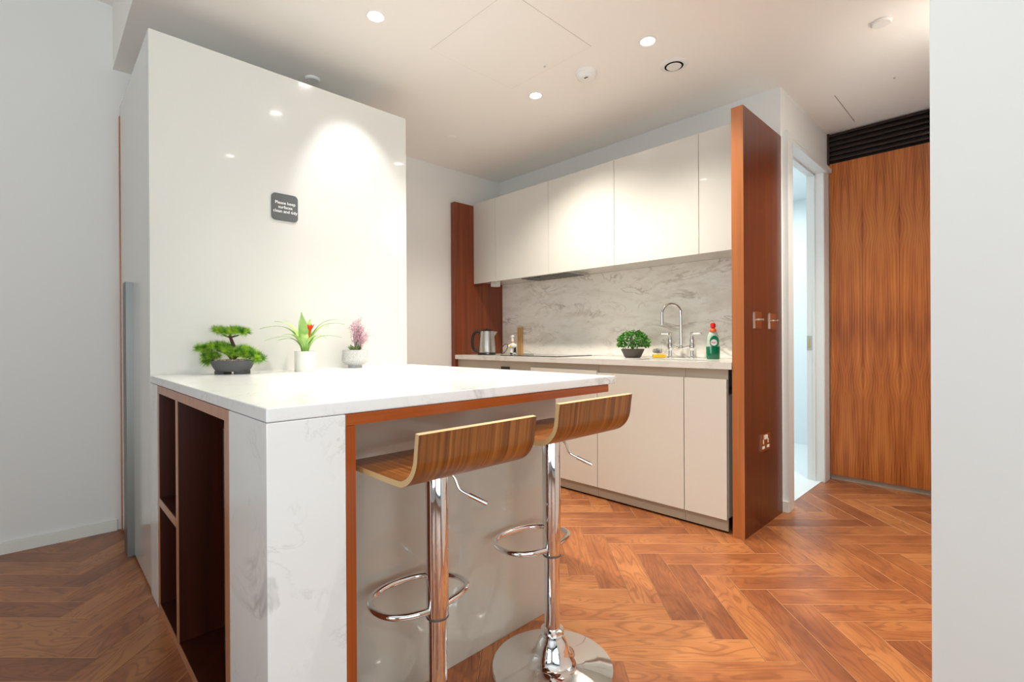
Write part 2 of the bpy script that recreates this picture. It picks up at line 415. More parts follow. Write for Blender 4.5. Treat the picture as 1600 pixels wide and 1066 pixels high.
# hall wall with the door opening y 3.34 .. 4.09
DY0, DY1, DZ = 3.335, 4.085, 2.235
bm = bmesh.new()
box(bm, XH-0.10, XH, YB+0.1, DY0-0.031, 0, ZC); box(bm, XH-0.10, XH, DY1+0.012, YE+0.02, 0, ZC); box(bm, XH-0.10, XH, DY0-0.031, DY1+0.012, DZ+0.021, ZC)
struct('wall_hall', bm, 'wall')
bm = bmesh.new(); box(bm, XH, 0.2, YE+0.02, YE+0.12, 0, ZC); struct('wall_end', bm, 'wall')
# near right wall (its face towards the camera and the hall side behind it)
bm = bmesh.new(); box(bm, XR, X1+0.12, YR, YR+0.14, 0, ZL); box(bm, XR, XR+0.14, YR+0.14, YE+0.02, 0, ZC)
struct('wall_right', bm, 'wall')
# kitchen ceiling slab; its edge towards the living room shows as a bulkhead
YS = 0.315
bm = bmesh.new(); box(bm, XL, XR+0.02, YS, YE+0.02, ZC, ZL+0.1); box(bm, XR+0.02, X1, YS, YR, ZC, ZL+0.1)
struct('ceiling', bm, 'ceiling')
bm = bmesh.new(); box(bm, XL, X1, Y0, YS, ZL, ZL+0.1); struct('ceiling_living', bm, 'ceiling')
# walls with windows behind and beside the camera
def wall_with_opening_y(y0, y1, xa, xb, wx0, wx1, wz0, wz1):
    bm = bmesh.new()
    box(bm, xa, wx0, y0, y1, 0, ZL); box(bm, wx1, xb, y0, y1, 0, ZL); box(bm, wx0, wx1, y0, y1, 0, wz0); box(bm, wx0, wx1, y0, y1, wz1, ZL); return bm
def wall_with_opening_x(x0, x1, ya, yb, wy0, wy1, wz0, wz1):
    bm = bmesh.new()
    box(bm, x0, x1, ya, wy0, 0, ZL); box(bm, x0, x1, wy1, yb, 0, ZL); box(bm, x0, x1, wy0, wy1, 0, wz0); box(bm, x0, x1, wy0, wy1, wz1, ZL); return bm
struct('wall_rear', wall_with_opening_y(Y0-0.12, Y0, XL, X1, -1.6, 1.9, 0.35, 2.55), 'wall')
struct('wall_window_side', wall_with_opening_x(X1, X1+0.12, Y0-0.12, YR, -2.6, 0.7, 0.15, 2.6), 'wall')
def win_frame_y(y, xa, xb, za, zb, n):
    bm = bmesh.new(); t = 0.05
    box(bm, xa, xb, y-0.06, y-0.01, za, za+t); box(bm, xa, xb, y-0.06, y-0.01, zb-t, zb)
    for i in range(n+1):
        x = xa + (xb-xa-t)*i/n; box(bm, x, x+t, y-0.06, y-0.01, za+t, zb-t)
    return bm
def win_frame_x(x, ya, yb, za, zb, n):
    bm = bmesh.new(); t = 0.05
    box(bm, x+0.01, x+0.06, ya, yb, za, za+t); box(bm, x+0.01, x+0.06, ya, yb, zb-t, zb)
    for i in range(n+1):
        y = ya + (yb-ya-t)*i/n; box(bm, x+0.01, x+0.06, y, y+t, za+t, zb-t)
    return bm
struct('window_1', win_frame_y(Y0, -1.6, 1.9, 0.35, 2.55, 3), 'darkgrey')
struct('window_2', win_frame_x(X1, -2.6, 0.7, 0.15, 2.6, 3), 'darkgrey')
# bathroom beyond the door
bm = bmesh.new(); box(bm, -2.9, XH-0.10, YB+0.1, YB+0.14, 0, 2.4); box(bm, -2.94, -2.9, YB+0.1, 5.4, 0, 2.4)
box(bm, -2.94, XH-0.10, 5.4, 5.44, 0, 2.4); box(bm, -1.10, -1.06, YE+0.02, 5.4, 0, 2.4)
struct('wall_bathroom', bm, 'tile')
bm = bmesh.new(); box(bm, -2.94, XH-0.10, YB+0.1, 5.44, 2.4, 2.45); struct('ceiling_bathroom', bm, 'tile')
bm = bmesh.new(); box(bm, -2.94, XH-0.012, YB+0.1, DY1, -0.02, 0.003); box(bm, -2.94, XH-0.1, DY1, 5.44, -0.02, 0.003)
struct('floor_bathroom', bm, 'tile')
# baseboards
bm = BX(XL, XL+0.015, Y0, YI-0.02, 0, 0.058, 0.002); struct('baseboard_left', bm, 'skirting')
bm = BX(XH, XH+0.03, YB+0.008, YB+0.05, 0, 0.065, 0.002); struct('baseboard_hall', bm, 'skirting')
bm = BX(XR+0.01, X1, YR-0.015, YR, 0, 0.058, 0.002); struct('baseboard_right', bm, 'skirting')

# ------------------------------------------------------------------ door
d = bpy.data.objects.new('door_1', None); COL.objects.link(d); d.location = (XH, 3.7, 0)
tag(d, 'white door frame opening into a bright white room beside the walnut panel', 'door', kind='structure')
bm = bmesh.new()
box(bm, XH-0.002, XH+0.032, 3.235, DY0-0.03, 0, DZ+0.05)           # near casing
box(bm, XH-0.002, XH+0.012, DY1+0.012, YE-0.036, 0, DZ+0.05)     # far casing
box(bm, XH-0.002, XH+0.032, DY0-0.03, YE-0.036, DZ+0.02, DZ+0.05)
obj('casing', bm, 'doorwhite', d)
bm = bmesh.new()
box(bm, XH-0.10, XH+0.03, DY0-0.03, DY0, 0, DZ); box(bm, XH-0.10, XH+0.01, DY1, DY1+0.012, 0, DZ); box(bm, XH-0.10, XH+0.03, DY0-0.03, DY1+0.012, DZ, DZ+0.02)
obj('jamb', bm, 'doorwhite', d)
bm = bmesh.new()
box(bm, XH-0.06, XH-0.045, DY1-0.012, DY1+0.002, 0, DZ+0.002); box(bm, XH-0.06, XH-0.045, DY0-0.002, DY0+0.012, 0, DZ+0.002); box(bm, XH-0.06, XH-0.045, DY0, DY1, DZ-0.012, DZ+0.002)
obj('door_stop', bm, 'doorwhite', d)
lt = obj('strike_plate', BX(XH-0.100, XH-0.066, DY1-0.003, DY1+0.001, 0.955, 1.06, 0.0006), 'steel', d); tag(lt, 'small metal strike plate with a brass recess')
obj('latch_recess', BX(XH-0.090, XH-0.076, DY1-0.0042, DY1-0.002, 0.97, 1.045, 0.0004), 'brass', lt)

# ------------------------------------------------------------------ walnut wall at the end of the hall, louvre
w = obj('walnut_wall_panel', BX(-0.985, XR, YE-0.025, YE+0.015, 0.035, 2.325, 0.0015), 'bookmatch', origin=(-0.55, YE, 0.035))
tag(w, 'tall bookmatched walnut panel filling the end of the hallway under the dark grille', 'wall panel')
k = obj('walnut_panel_plinth', BX(-0.985, XR, YE-0.012, YE+0.015, 0.0, 0.033), 'plinth', origin=(-0.55, YE, 0))
tag(k, 'low recessed plinth along the foot of the hallway walnut panel', 'plinth')
g = empty('ventilation_grille', (-0.55, YE, 2.33), 'dark brown slatted air grille between the walnut panel and the ceiling', 'grille')
obj('backing', BX(-0.998, XR, YE+0.005, YE+0.02, 2.327, ZC), 'darkvoid', g)
for i in range(6):
    z = 2.345 + i*0.036
    bm = bmesh.new(); prism(bm, [(YE-0.03, z), (YE-0.026, z+0.016), (YE+0.004, z+0.018), (YE+0.004, z+0.004)], 'x', -0.998, XR)
    obj('slat', bm, 'louvre', g)
obj('frame', BX(-0.998, -0.985, YE-0.034, YE+0.004, 2.327, ZC), 'louvre', g)

# ------------------------------------------------------------------ tall fridge unit
t = empty('tall_fridge_unit', ((XT+XL)/2, 0.95, 0), 'tall glossy white built-in fridge housing with a long vertical steel handle', 'cabinet')
obj('side_panel', BX(XT-0.02, XT, YI, 1.562, 0.0, 2.337, 0.0015), 'gloss', t)
obj('carcass', BX(XL+0.005, XT-0.02, YI+0.022, 1.562, 0.03, 2.337), 'gloss', t)
obj('plinth', BX(XL+0.02, XT-0.02, YI+0.05, YI+0.07, 0.0, 0.03), 'darkvoid', t)
dr = obj('door', BX(-3.452, XT-0.021, YI, YI+0.02, 0.012, 2.337, 0.0012), 'gloss', t)
fl = obj('filler_strip', BX(XL+0.002, -3.458, YI-0.003, YI+0.02, 0.0, 2.29, 0.001), 'walnut_edge', t); tag(fl, 'thin walnut filler strip')
bm = bmesh.new()
prism(bm, [(-2.985, YI), (-2.985, YI-0.028), (-3.08, YI-0.030), (-3.08, YI-0.026), (-2.991, YI-0.024), (-2.991, YI)], 'z', 0.008, 1.33)
h = obj('handle', bm, 'darksteel', dr); tag(h, 'long brushed steel pull handle')

# sign on the side panel
s = empty('sign', (XT+0.001, 0.877, 1.69), 'dark grey rounded sign asking to keep surfaces clean and tidy', 'sign')
def rrect(cy, cz, w_, h_, r, n=6):
    out = []
    for qx, qy, a in ((1,1,0),(-1,1,90),(-1,-1,180),(1,-1,270)):
        for i in range(n+1):
            th = math.radians(a + 90*i/n); out.append((cy+qx*(w_/2-r)+r*math.cos(th), cz+qy*(h_/2-r)+r*math.sin(th)))
    return out
bm = bmesh.new(); prism(bm, rrect(0.877, 1.692, 0.124, 0.13, 0.02), 'x', XT+0.001, XT+0.006)
obj('plate', bm, 'darkgrey', s)
bm = bmesh.new()
for i, ln in enumerate(('Please keep', 'surfaces', 'clean and tidy')):
    tb = text_bm(ln, 0.0205, 0.0004)
    bmesh.ops.translate(tb, verts=tb.verts, vec=(0, -i*0.0205 + 0.0205, 0))
    tm = bpy.data.meshes.new('x'); tb.to_mesh(tm); tb.free(); bm.from_mesh(tm)
bmesh.ops.transform(bm, verts=bm.verts, matrix=Matrix(((0,0,1,XT+0.0064),(1,0,0,0.879),(0,1,0,1.692),(0,0,0,1))))
obj('lettering', bm, 'letter', s)

# ------------------------------------------------------------------ island
o = obj('island_worktop', BX(XT+0.001, XI, YI, 1.592, ZI0, ZI1, 0.004, 3), 'marble', origin=(-1.8, 0.95, ZI0))
tag(o, 'white marble worktop of the island carrying three potted plants', 'worktop')
o = obj('island_marble_column', BX(-1.356, XI, YI, 0.511, 0, ZI0-0.001, 0.0025), 'marble', origin=(-1.2, 0.42, 0))
tag(o, 'white veined marble corner column of the island nearest the viewer', 'column')
o = obj('island_marble_strip', BX(XT+0.001, -2.347, YI, YI+0.03, 0, ZI0-0.001, 0.001), 'marble', origin=(-2.42, YI, 0))
tag(o, 'narrow marble upright between the tall white unit and the island shelves', 'panel')
sh = empty('island_shelf_unit', (-1.85, 0.6, 0), 'open walnut shelving built into the end of the island', 'shelf unit')
for nm, x0, x1, y1, z0, z1 in (('top_rail', -2.345, -1.358, 0.90, 0.842, ZI0-0.001), ('side_panel', -2.345, -2.318, 0.90, 0.0, 0.8415), ('side_panel', -1.396, -1.358, 0.90, 0.0, 0.8415),
                             ('divider', -2.000, -1.968, 0.88, 0.029, 0.8415), ('shelf', -2.3175, -2.0005, 0.88, 0.408, 0.438), ('base_board', -2.3175, -1.3965, 0.90, 0.0, 0.028)):
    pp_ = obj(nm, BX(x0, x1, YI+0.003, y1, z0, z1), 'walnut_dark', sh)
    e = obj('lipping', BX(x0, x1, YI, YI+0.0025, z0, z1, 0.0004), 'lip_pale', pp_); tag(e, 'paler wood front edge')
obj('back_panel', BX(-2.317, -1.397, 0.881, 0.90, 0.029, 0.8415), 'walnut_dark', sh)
a = empty('undercounter_appliance', (-1.53, 0.6, 0.028), 'black appliance pushed back inside the right bay of the island shelving', 'appliance')
obj('casing', BX(-1.70, -1.405, YI+0.10, 0.875, 0.030, 0.775, 0.003), 'black', a)
dd = obj('door', BX(-1.70, -1.405, YI+0.07, YI+0.098, 0.05, 0.775, 0.003), 'blackgloss', a)
br = obj('hinge_bracket', BX(-1.425, -1.40, YI+0.03, YI+0.07, 0.70, 0.745, 0.002), 'steel', dd); tag(br, 'small bright metal hinge bracket')
fr = empty('island_walnut_frame', (-1.17, 1.0, 0), 'walnut apron and upright framing the knee space under the island top', 'frame')
obj('upright', BX(-1.262, XI-0.001, 0.512, 0.536, 0.0, 0.843, 0.0008), 'walnut_or', fr)
obj('apron', BX(-1.355, XI-0.001, 0.512, 1.548, 0.844, ZI0-0.001, 0.0008), 'walnut_h', fr)
o = obj('island_back_panel', BX(-1.282, -1.264, 0.537, 1.457, 0.0, 0.843, 0.001), 'gloss_shaded', origin=(-1.27, 1.0, 0))
tag(o, 'glossy greige panel in the knee space behind the bar stools', 'panel')  # white lacquer; the greige is knee-space shade put into its colour
o = obj('island_cabinet', BX(XT+0.001, -1.283, 0.902, 1.457, 0.0, 0.843, 0.001), 'gloss', origin=(-1.9, 1.2, 0))
tag(o, 'white cabinet body of the island behind the glossy knee panel', 'cabinet')

# ------------------------------------------------------------------ kitchen run
for nm, x0, x1, lab in (('l', -3.485, -3.43, 'walnut end panel on the far left of the kitchen run beside the kettle'),
                        ('r', -1.058, -0.997, 'tall walnut end panel right of the kitchen run, holding switches and a socket')):
    y0 = 2.63
    p = empty('walnut_end_panel', ((x0+x1)/2, 2.92, 0), lab, 'end panel', 'walnut end panels of the kitchen run')
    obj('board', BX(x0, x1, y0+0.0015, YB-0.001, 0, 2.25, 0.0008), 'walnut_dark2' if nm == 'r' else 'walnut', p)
    e = obj('lipping', BX(x0, x1, y0-0.0006, y0+0.001, 0, 2.25, 0.0002), 'walnut_edge' if nm == 'r' else 'walnut', p)
    if nm == 'r': tag(e, 'lighter walnut front edge')
# wall cabinets
xs = [-3.429, -3.137, -2.531, -1.930, -1.334, -1.059]
labs = ['narrow cream wall cabinet against the left walnut panel', 'cream wall cabinet above the hob, second from the left walnut panel',
        'cream wall cabinet in the middle of the upper row, third from the left', 'wide cream wall cabinet above the sink plant, second from the right walnut panel',
        'narrow cream wall cabinet against the right walnut panel above the dish soap']
for i in range(5):
    x0, x1 = xs[i], xs[i+1]
    c = empty('wall_cabinet', ((x0+x1)/2, 3.02, 1.56), labs[i], 'cabinet', 'cream wall cabinets in the upper row')
    obj('body', BX(x0+0.001, x1-0.001, 2.861, YB-0.001, 1.562, 2.262), 'upper', c)
    obj('door', BX(x0+0.0015, x1-0.0015, 2.84, 2.86, 1.547, 2.262, 0.0012), 'upper', c)
hd = empty('cooker_hood', (-2.62, 3.0, 1.55), 'slim steel extractor set under the wall cabinets above the hob', 'extractor')
obj('body', BX(-2.90, -2.36, 2.88, 3.12, 1.548, 1.5615, 0.001), 'steel', hd)
bm = bmesh.new()
for i in range(9): box(bm, -2.88+i*0.056, -2.84+i*0.056, 2.90, 3.10, 1.544, 1.5478)
obj('filter', bm, 'darksteel', hd)
o = obj('under_cabinet_box', BX(-3.30, -3.24, 2.93, 2.99, 1.518, 1.562), 'white', origin=(-3.27, 2.96, 1.56))
tag(o, 'small white plastic box fixed under the narrow left wall cabinet', 'box')
# backsplash
o = obj('marble_backsplash', BX(-3.429, -1.059, YB-0.019, YB-0.001, 0.916, 1.5615, 0.0008), 'backsplash', origin=(-2.2, YB, 0.916))
tag(o, 'mottled marble splashback between the worktop and the wall cabinets', 'splashback')
# worktop, with a sink cut-out
bm = bmesh.new()
SX0, SX1, SY0, SY1 = -1.72, -1.26, 2.70, 2.93
for x0, x1, y0, y1 in ((-3.429, SX0, 2.625, YB-0.02), (SX1, -1.059, 2.625, YB-0.02), (SX0, SX1, 2.625, SY0), (SX0, SX1, SY1, YB-0.02)):
    box(bm, x0, x1, y0, y1, 0.879, 0.915)
bmesh.ops.remove_doubles(bm, verts=bm.verts, dist=1e-5)
o = obj('kitchen_worktop', bm, 'worktop', origin=(-2.2, 2.9, 0.879)); tag(o, 'pale marble worktop along the back kitchen run', 'worktop')
bm = bmesh.new()
box(bm, SX0-0.01, SX0, SY0-0.01, SY1+0.01, 0.74, 0.878); box(bm, SX1, SX1+0.01, SY0-0.01, SY1+0.01, 0.74, 0.878)
box(bm, SX0, SX1, SY0-0.01, SY0, 0.74, 0.878); box(bm, SX0, SX1, SY1, SY1+0.01, 0.74, 0.878); box(bm, SX0, SX1, SY0, SY1, 0.74, 0.745)
o = obj('sink', bm, 'steel', origin=(-1.53, 2.85, 0.74)); tag(o, 'steel sink bowl set under the worktop below the mixer tap', 'sink')
# base units
def base_unit(x0, x1, ztop, lab, parts=True, plinth=True):
    c = empty('base_cabinet', ((x0+x1)/2, 2.9, 0), lab, 'cabinet', 'beige base cabinets under the worktop')
    zb = 0.735 if (x1 > SX0 and x0 < SX1) else 0.84
    obj('body', BX(x0+0.001, x1-0.001, 2.66, YB-0.001, 0.08, zb), 'satin', c)
    obj('door', BX(x0+0.0015, x1-0.0015, 2.635, 2.655, 0.075, ztop, 0.0015), 'satin', c)
    obj('grip_rail', BX(x0, x1, 2.657, 2.659, zb-0.03, 0.878), 'rail', c)
    obj('plinth', BX(x0, x1, 2.650, 2.66, 0.012, 0.078), 'plinth', c)
    return c
c = base_unit(-3.429, -2.533, 0.80, 'beige base unit at the left end under the kettle with a small dark display')
dp = obj('display', BX(-2.868, -2.775, 2.648, 2.656, 0.806, 0.832, 0.001), 'blackgloss', c); tag(dp, 'small dark rectangular display')
base_unit(-2.531, -1.930, 0.838, 'beige base cabinet under the hob end, left of the widest visible door')
base_unit(-1.928, -1.331, 0.824, 'wide beige base cabinet door to the right of the bar stools under the plant')
base_unit(-1.329, -1.089, 0.824, 'narrow beige base cabinet next to the right walnut panel')
# hob
o = obj('hob', BX(-2.93, -2.33, 2.70, 3.12, 0.9155, 0.921, 0.001), 'blackgloss', origin=(-2.6, 2.9, 0.9155)); tag(o, 'black glass hob lying on the worktop beside the kettle', 'hob')

# ------------------------------------------------------------------ switches and sockets on the right panel
XP = -0.997
for i, (y, lab) in enumerate(((2.817, 'bronze toggle switch nearer the front edge of the right walnut panel'), (3.045, 'bronze toggle switch nearer the door on the right walnut panel'))):
    s = empty('light_switch', (XP, y, 1.14), lab, 'light switch', 'toggle switches on the walnut panel')
    obj('plate', BX(XP, XP+0.005, y-0.048, y+0.048, 1.095, 1.185, 0.001), 'bronze', s)
    bm = bmesh.new(); add_lathe(bm, [(0.007, 0), (0.006, 0.006), (0.003, 0.02), (0.0055, 0.028)], seg=16)
    bmesh.ops.transform(bm, verts=bm.verts, matrix=Matrix.Translation((XP+0.005, y, 1.143)) @ Matrix.Rotation(PI/2, 4, 'Y'))
    obj('toggle', bm, 'chrome', s, smooth=True)
s = empty('wall_socket', (XP, 2.92, 0.465), 'chrome double power socket low on the right walnut panel', 'socket')
obj('plate', BX(XP, XP+0.005, 2.847, 2.993, 0.420, 0.513, 0.001), 'bronze', s)
for y in (2.885, 2.955):
    bm = bmesh.new(); box(bm, XP+0.005, XP+0.0065, y-0.004, y+0.004, 0.458, 0.482); box(bm, XP+0.005, XP+0.0065, y-0.016, y+0.016, 0.432, 0.446)
    obj('outlet', bm, 'white', s)
for y in (2.908, 2.932): obj('rocker', BX(XP+0.005, XP+0.009, y-0.009, y+0.009, 0.482, 0.504, 0.001), 'white', s)

# ------------------------------------------------------------------ worktop items
def turned(parent, name, prof, c, mat, **kw): return obj(name, lathe(prof, c, **kw), mat, parent, smooth=True)
# kettle
KX, KY, KZ = -3.185, 2.78, 0.9155
k = empty('kettle', (KX, KY, KZ), 'brushed steel electric kettle with a black handle by the left walnut panel', 'kettle')
k.scale = (0.92, 0.92, 0.95)
turned(k, 'base', [(0.082, 0), (0.084, 0.008), (0.078, 0.018), (0.05, 0.02)], (KX, KY, KZ), 'black')
turned(k, 'body', [(0.06, 0.021), (0.079, 0.022), (0.080, 0.03), (0.076, 0.10), (0.068, 0.19), (0.064, 0.212), (0.05, 0.213)], (KX, KY, KZ), 'steel')
turned(k, 'lid', [(0.06, 0.214), (0.060, 0.219), (0.045, 0.226), (0.012, 0.228), (0.01, 0.236), (0.004, 0.238)], (KX, KY, KZ), 'black')
sd = Vector((0.695, 0.719, 0)).normalized()
bm = bmesh.new()
n_ = Vector((-sd.y, sd.x, 0))
b0_ = Vector((KX, KY, KZ))
A = [bm.verts.new(b0_ + sd*0.05 + n_*s_*0.034 + Vector((0,0,0.212))) for s_ in (1, -1)]
B = [bm.verts.new(b0_ + sd*0.098 + Vector((0,0,0.208)))]
C_ = [bm.verts.new(b0_ + sd*0.05 + n_*s_*0.030 + Vector((0,0,0.135))) for s_ in (1, -1)]
bm.faces.new((A[0], A[1], B[0])); bm.faces.new((A[0], B[0], C_[0])); bm.faces.new((A[1], C_[1], B[0])); bm.faces.new((C_[0], B[0], C_[1])); bm.faces.new((A[0], C_[0], C_[1], A[1]))
obj('spout', bm, 'steel', k)
hp = [b0_ - sd*d_ + Vector((0,0,z_)) for d_, z_ in ((0.055, 0.205), (0.10, 0.208), (0.128, 0.17), (0.135, 0.11), (0.122, 0.05), (0.085, 0.03))]
obj('handle', tube(catmull(hp, 6), 0.013, 10), 'black', k, smooth=True)
# figurine
FX, FY, FZ = -2.945, 2.86, 0.9215
fg = empty('figurine', (FX, FY, FZ), 'little chef figurine in white hat and black and white trousers by the kettle', 'figurine')
fg.scale = (0.9, 0.9, 0.84)
bm = bmesh.new(); add_ball(bm, (FX, FY, FZ+0.085), 0.024, 1, 1, 1.25); obj('body', bm, 'white', fg, smooth=True)
bm = bmesh.new(); add_ball(bm, (FX-0.006, FY, FZ+0.128), 0.015); obj('head', bm, plain('skin', rgb(235, 195, 160), 0.6), fg, smooth=True)
turned(fg, 'hat', [(0.011, 0), (0.011, 0.03), (0.018, 0.035), (0.019, 0.045), (0.008, 0.052)], (FX-0.008, FY, FZ+0.137), 'white', seg=20)
for s_, mt in ((-1, 'white'), (1, 'black')):
    lp = Vector((FX, FY, FZ)) + sd*0.016*s_
    l_ = turned(fg, 'leg', [(0.014, 0.008), (0.012, 0.04), (0.010, 0.07)], lp, mt, seg=16)
    bm = bmesh.new(); add_ball(bm, lp+Vector((0.004,-0.008,0.009)), 0.012, 1, 1.3, 0.75); obj('shoe', bm, 'white' if s_ > 0 else 'black', fg, smooth=True)
c0 = Vector((FX, FY, FZ+0.085))
for s_ in (-1, 1):
    obj('arm', tube(catmull([c0+sd*0.02*s_+Vector((0,0,0.018)), c0+sd*0.034*s_+Vector((0,-0.008,0)), c0+sd*0.022*s_+Vector((0,-0.02,-0.012))], 5), 0.006, 8), 'white', fg, smooth=True)
bm = bmesh.new(); add_ball(bm, c0 + Vector((-0.006,-0.026,-0.008)), 0.012, 1.5, 0.8, 0.8); obj('spoon_bowl', bm, 'yellow', fg, smooth=True)
lc = Vector((FX, FY, FZ)) - sd*0.075 + Vector((0,0,0.046))
ring = [lc + sd*(0.024*math.cos(t_) + 0.018*math.sin(t_)) + Vector((0,0,0.040*math.sin(t_))) for t_ in [2*PI*i/28 for i in range(28)]]
o = obj('wire_loop', tube(ring, 0.0028, 8, True), 'black', origin=tuple(lc-Vector((0,0,0.043))), smooth=True)
tag(o, 'thin black loop standing between the kettle and the figurine', 'cord')
# chopping board leaning upright
cb = obj('chopping_board', BX(-3.205, -3.152, 3.165, 3.188, 0.9155, 1.155, 0.003), 'palewood', origin=(-3.18, 3.175, 0.9155))
tag(cb, 'slim pale wooden board standing against the splashback behind the figurine', 'board')
o = obj('ceramic_rest', BX(-2.90, -2.82, 2.93, 2.98, 0.9215, 0.936, 0.004), 'whitepot', origin=(-2.86, 2.95, 0.9215)); tag(o, 'small cream dish on the hob right of the figurine', 'dish')

# basil plant
def leaf_quad(bm, p, d_, n, ln, wd, droop=0.0, seg=3):
    d_ = d_.normalized(); s_ = d_.cross(n)
    if s_.length < 1e-4: s_ = Vector((1,0,0))
    s_.normalize(); prev = None
    for i in range(seg+1):
        t_ = i/seg; c = p + d_*ln*t_ + Vector((0,0,-droop*t_*t_))
        wv = wd*math.sin(PI*min(0.98, 0.12+0.86*t_))**0.8/2
        cur = (bm.verts.new(c - s_*wv), bm.verts.new(c + s_*wv))
        if prev: bm.faces.new((prev[0], prev[1], cur[1], cur[0]))
        prev = cur
PX, PY, PZ = -1.865, 2.96, 0.9155
p = empty('potted_plant', (PX, PY, PZ), 'round bushy green plant in a low dark bowl beside the sink tap', 'plant')
bm = lathe([(0.052, 0.006), (0.056, 0.006), (0.074, 0.045), (0.080, 0.058), (0.074, 0.060), (0.068, 0.05), (0.02, 0.048)], (PX, PY, PZ), 32, cap=False)
add_lathe(bm, [(0.05, 0), (0.052, 0.008)], (PX, PY, PZ), 32)
obj('bowl', bm, 'bowl2', p, smooth=True)
obj('soil', lathe([(0.070, 0.046), (0.05, 0.056), (0.01, 0.06)], (PX, PY, PZ), 24), 'gravel', p, smooth=True)
bm = bmesh.new(); rnd = random.Random(3)
for i in range(14):
    a_ = rnd.uniform(0, 2*PI); r_ = rnd.uniform(0, 0.05)
    add_tube(bm, [(PX, PY, PZ+0.05), (PX+r_*math.cos(a_), PY+r_*math.sin(a_), PZ+0.12)], 0.002, 5)
obj('stem', bm, 'sage', p)
bm = bmesh.new()
for i in range(950):
    th = rnd.uniform(0, 2*PI); u_ = rnd.uniform(-0.45, 1.0); r_ = math.sqrt(max(0, 1-u_*u_)) * rnd.uniform(0.75, 1.05)
    lump = 1 + 0.12*math.sin(5*th) 
    c = Vector((PX + 0.104*r_*lump*math.cos(th), PY + 0.088*r_*math.sin(th), PZ + 0.105 + 0.078*u_*rnd.uniform(0.8, 1.05)))
    n = Vector((rnd.uniform(-1,1), rnd.uniform(-1,1), rnd.uniform(0,1.5)))
    d_ = Vector((math.cos(th)+rnd.uniform(-.8,.8), math.sin(th)+rnd.uniform(-.8,.8), rnd.uniform(-0.5, 0.9)))
    leaf_quad(bm, c, d_, n, rnd.uniform(0.014, 0.022), rnd.uniform(0.010, 0.014), 0.003)
tag(obj('foliage', bm, 'basil', p), kind='stuff')

# sponge and steel wool
SPX, SPY = -1.700, 3.02
bm = BX(-0.040, 0.040, -0.026, 0.026, 0.0, 0.024, 0.008, 3)
bmesh.ops.rotate(bm, verts=bm.verts, cent=(0,0,0), matrix=Matrix.Rotation(0.7, 3, 'Z')); bmesh.ops.translate(bm, verts=bm.verts, vec=(SPX, SPY, 0.9158))
o = obj('sponge', bm, 'sponge', origin=(SPX, SPY, 0.9158), smooth=True); tag(o, 'yellow washing-up sponge left of the tap', 'sponge')
bm = bmesh.new(); rnd = random.Random(5)
for i in range(60):
    c = Vector((SPX-0.01+rnd.uniform(-.02,.02), SPY+rnd.uniform(-.02,.02), 0.9625)); R_ = Matrix.Rotation(rnd.uniform(0,PI),3,'X') @ Matrix.Rotation(rnd.uniform(0,PI),3,'Y'); rr = rnd.uniform(0.010, 0.018)
    add_tube(bm, [c + R_ @ Vector((rr*math.cos(t_), rr*math.sin(t_), 0)) for t_ in [2*PI*j/12 for j in range(12)]], 0.0007, 4, True)
o = obj('steel_wool', bm, 'wool', origin=(SPX, SPY, 0.942)); tag(o, 'curly steel wool scourer lying on the yellow sponge', 'scourer')

# bridge tap
TY = 3.10
XA, XB = -1.665, -1.512; XC = -1.60
XA = -1.66; XB = -1.505
tp = empty('mixer_tap', ((XA+XB)/2, TY, 0.9155), 'chrome bridge mixer tap with a tall swan neck over the sink', 'tap')
for x in (XA, XB):
    bm = lathe([(0.024, 0), (0.024, 0.006), (0.013, 0.012), (0.011, 0.05), (0.017, 0.058), (0.019, 0.075), (0.017, 0.09), (0.013, 0.10), (0.016, 0.115), (0.012, 0.135), (0.008, 0.15), (0.012, 0.153), (0.014, 0.165), (0.008, 0.172)], (x, TY, 0.9155), 24)
    vb = obj('valve_body', bm, 'chrome', tp, smooth=True)
    sg = -1 if x == XA else 1
    bm = bmesh.new(); zz = 0.9155+0.158
    add_tube(bm, [(x+sg*0.010, TY-0.002, zz), (x+sg*0.062, TY-0.01, zz+0.002)], lambda t_: 0.0065-0.001*t_, 10)
    lv = obj('lever', bm, 'white', vb, smooth=True); tag(lv, 'white ceramic lever')
    bm = bmesh.new(); add_ball(bm, (x+sg*0.064, TY-0.010, zz+0.002), 0.008, 0.7, 1, 1); obj('lever_tip', bm, 'chrome', vb, smooth=True)
bm = tube(catmull([(XA+0.01, TY, 0.9155+0.077), (XA+0.04, TY, 0.9155+0.072), ((XA+XB)/2, TY, 0.9155+0.062), (XB-0.04, TY, 0.9155+0.072), (XB-0.01, TY, 0.9155+0.077)], 6), 0.008, 12)
add_lathe(bm, [(0.012, 0), (0.016, 0.008), (0.016, 0.02), (0.010, 0.028)], ((XA+XB)/2, TY, 0.9155+0.055), 20)
obj('bridge', bm, 'chrome', tp, smooth=True)
cx = (XA+XB)/2; nz0 = 0.9155+0.08
ax = Vector((-0.72, -0.69, 0)) ; 
pts = [Vector((cx, TY, nz0)), Vector((cx, TY, nz0+0.12)), Vector((cx, TY, nz0+0.195))]
R0 = 0.062
for i in range(1, 13):
    th = PI*i/12; pts.append(Vector((cx, TY, nz0+0.215)) + ax*(R0 - R0*math.cos(th)) + Vector((0, 0, R0*math.sin(th)*1.05)))
e_ = pts[-1]; pts += [e_ + Vector((0,0,-0.03)), e_ + Vector((0,0,-0.075))]
bm = tube(catmull(pts, 3), 0.0095, 14)
obj('swan_neck', bm, 'chrome', tp, smooth=True)

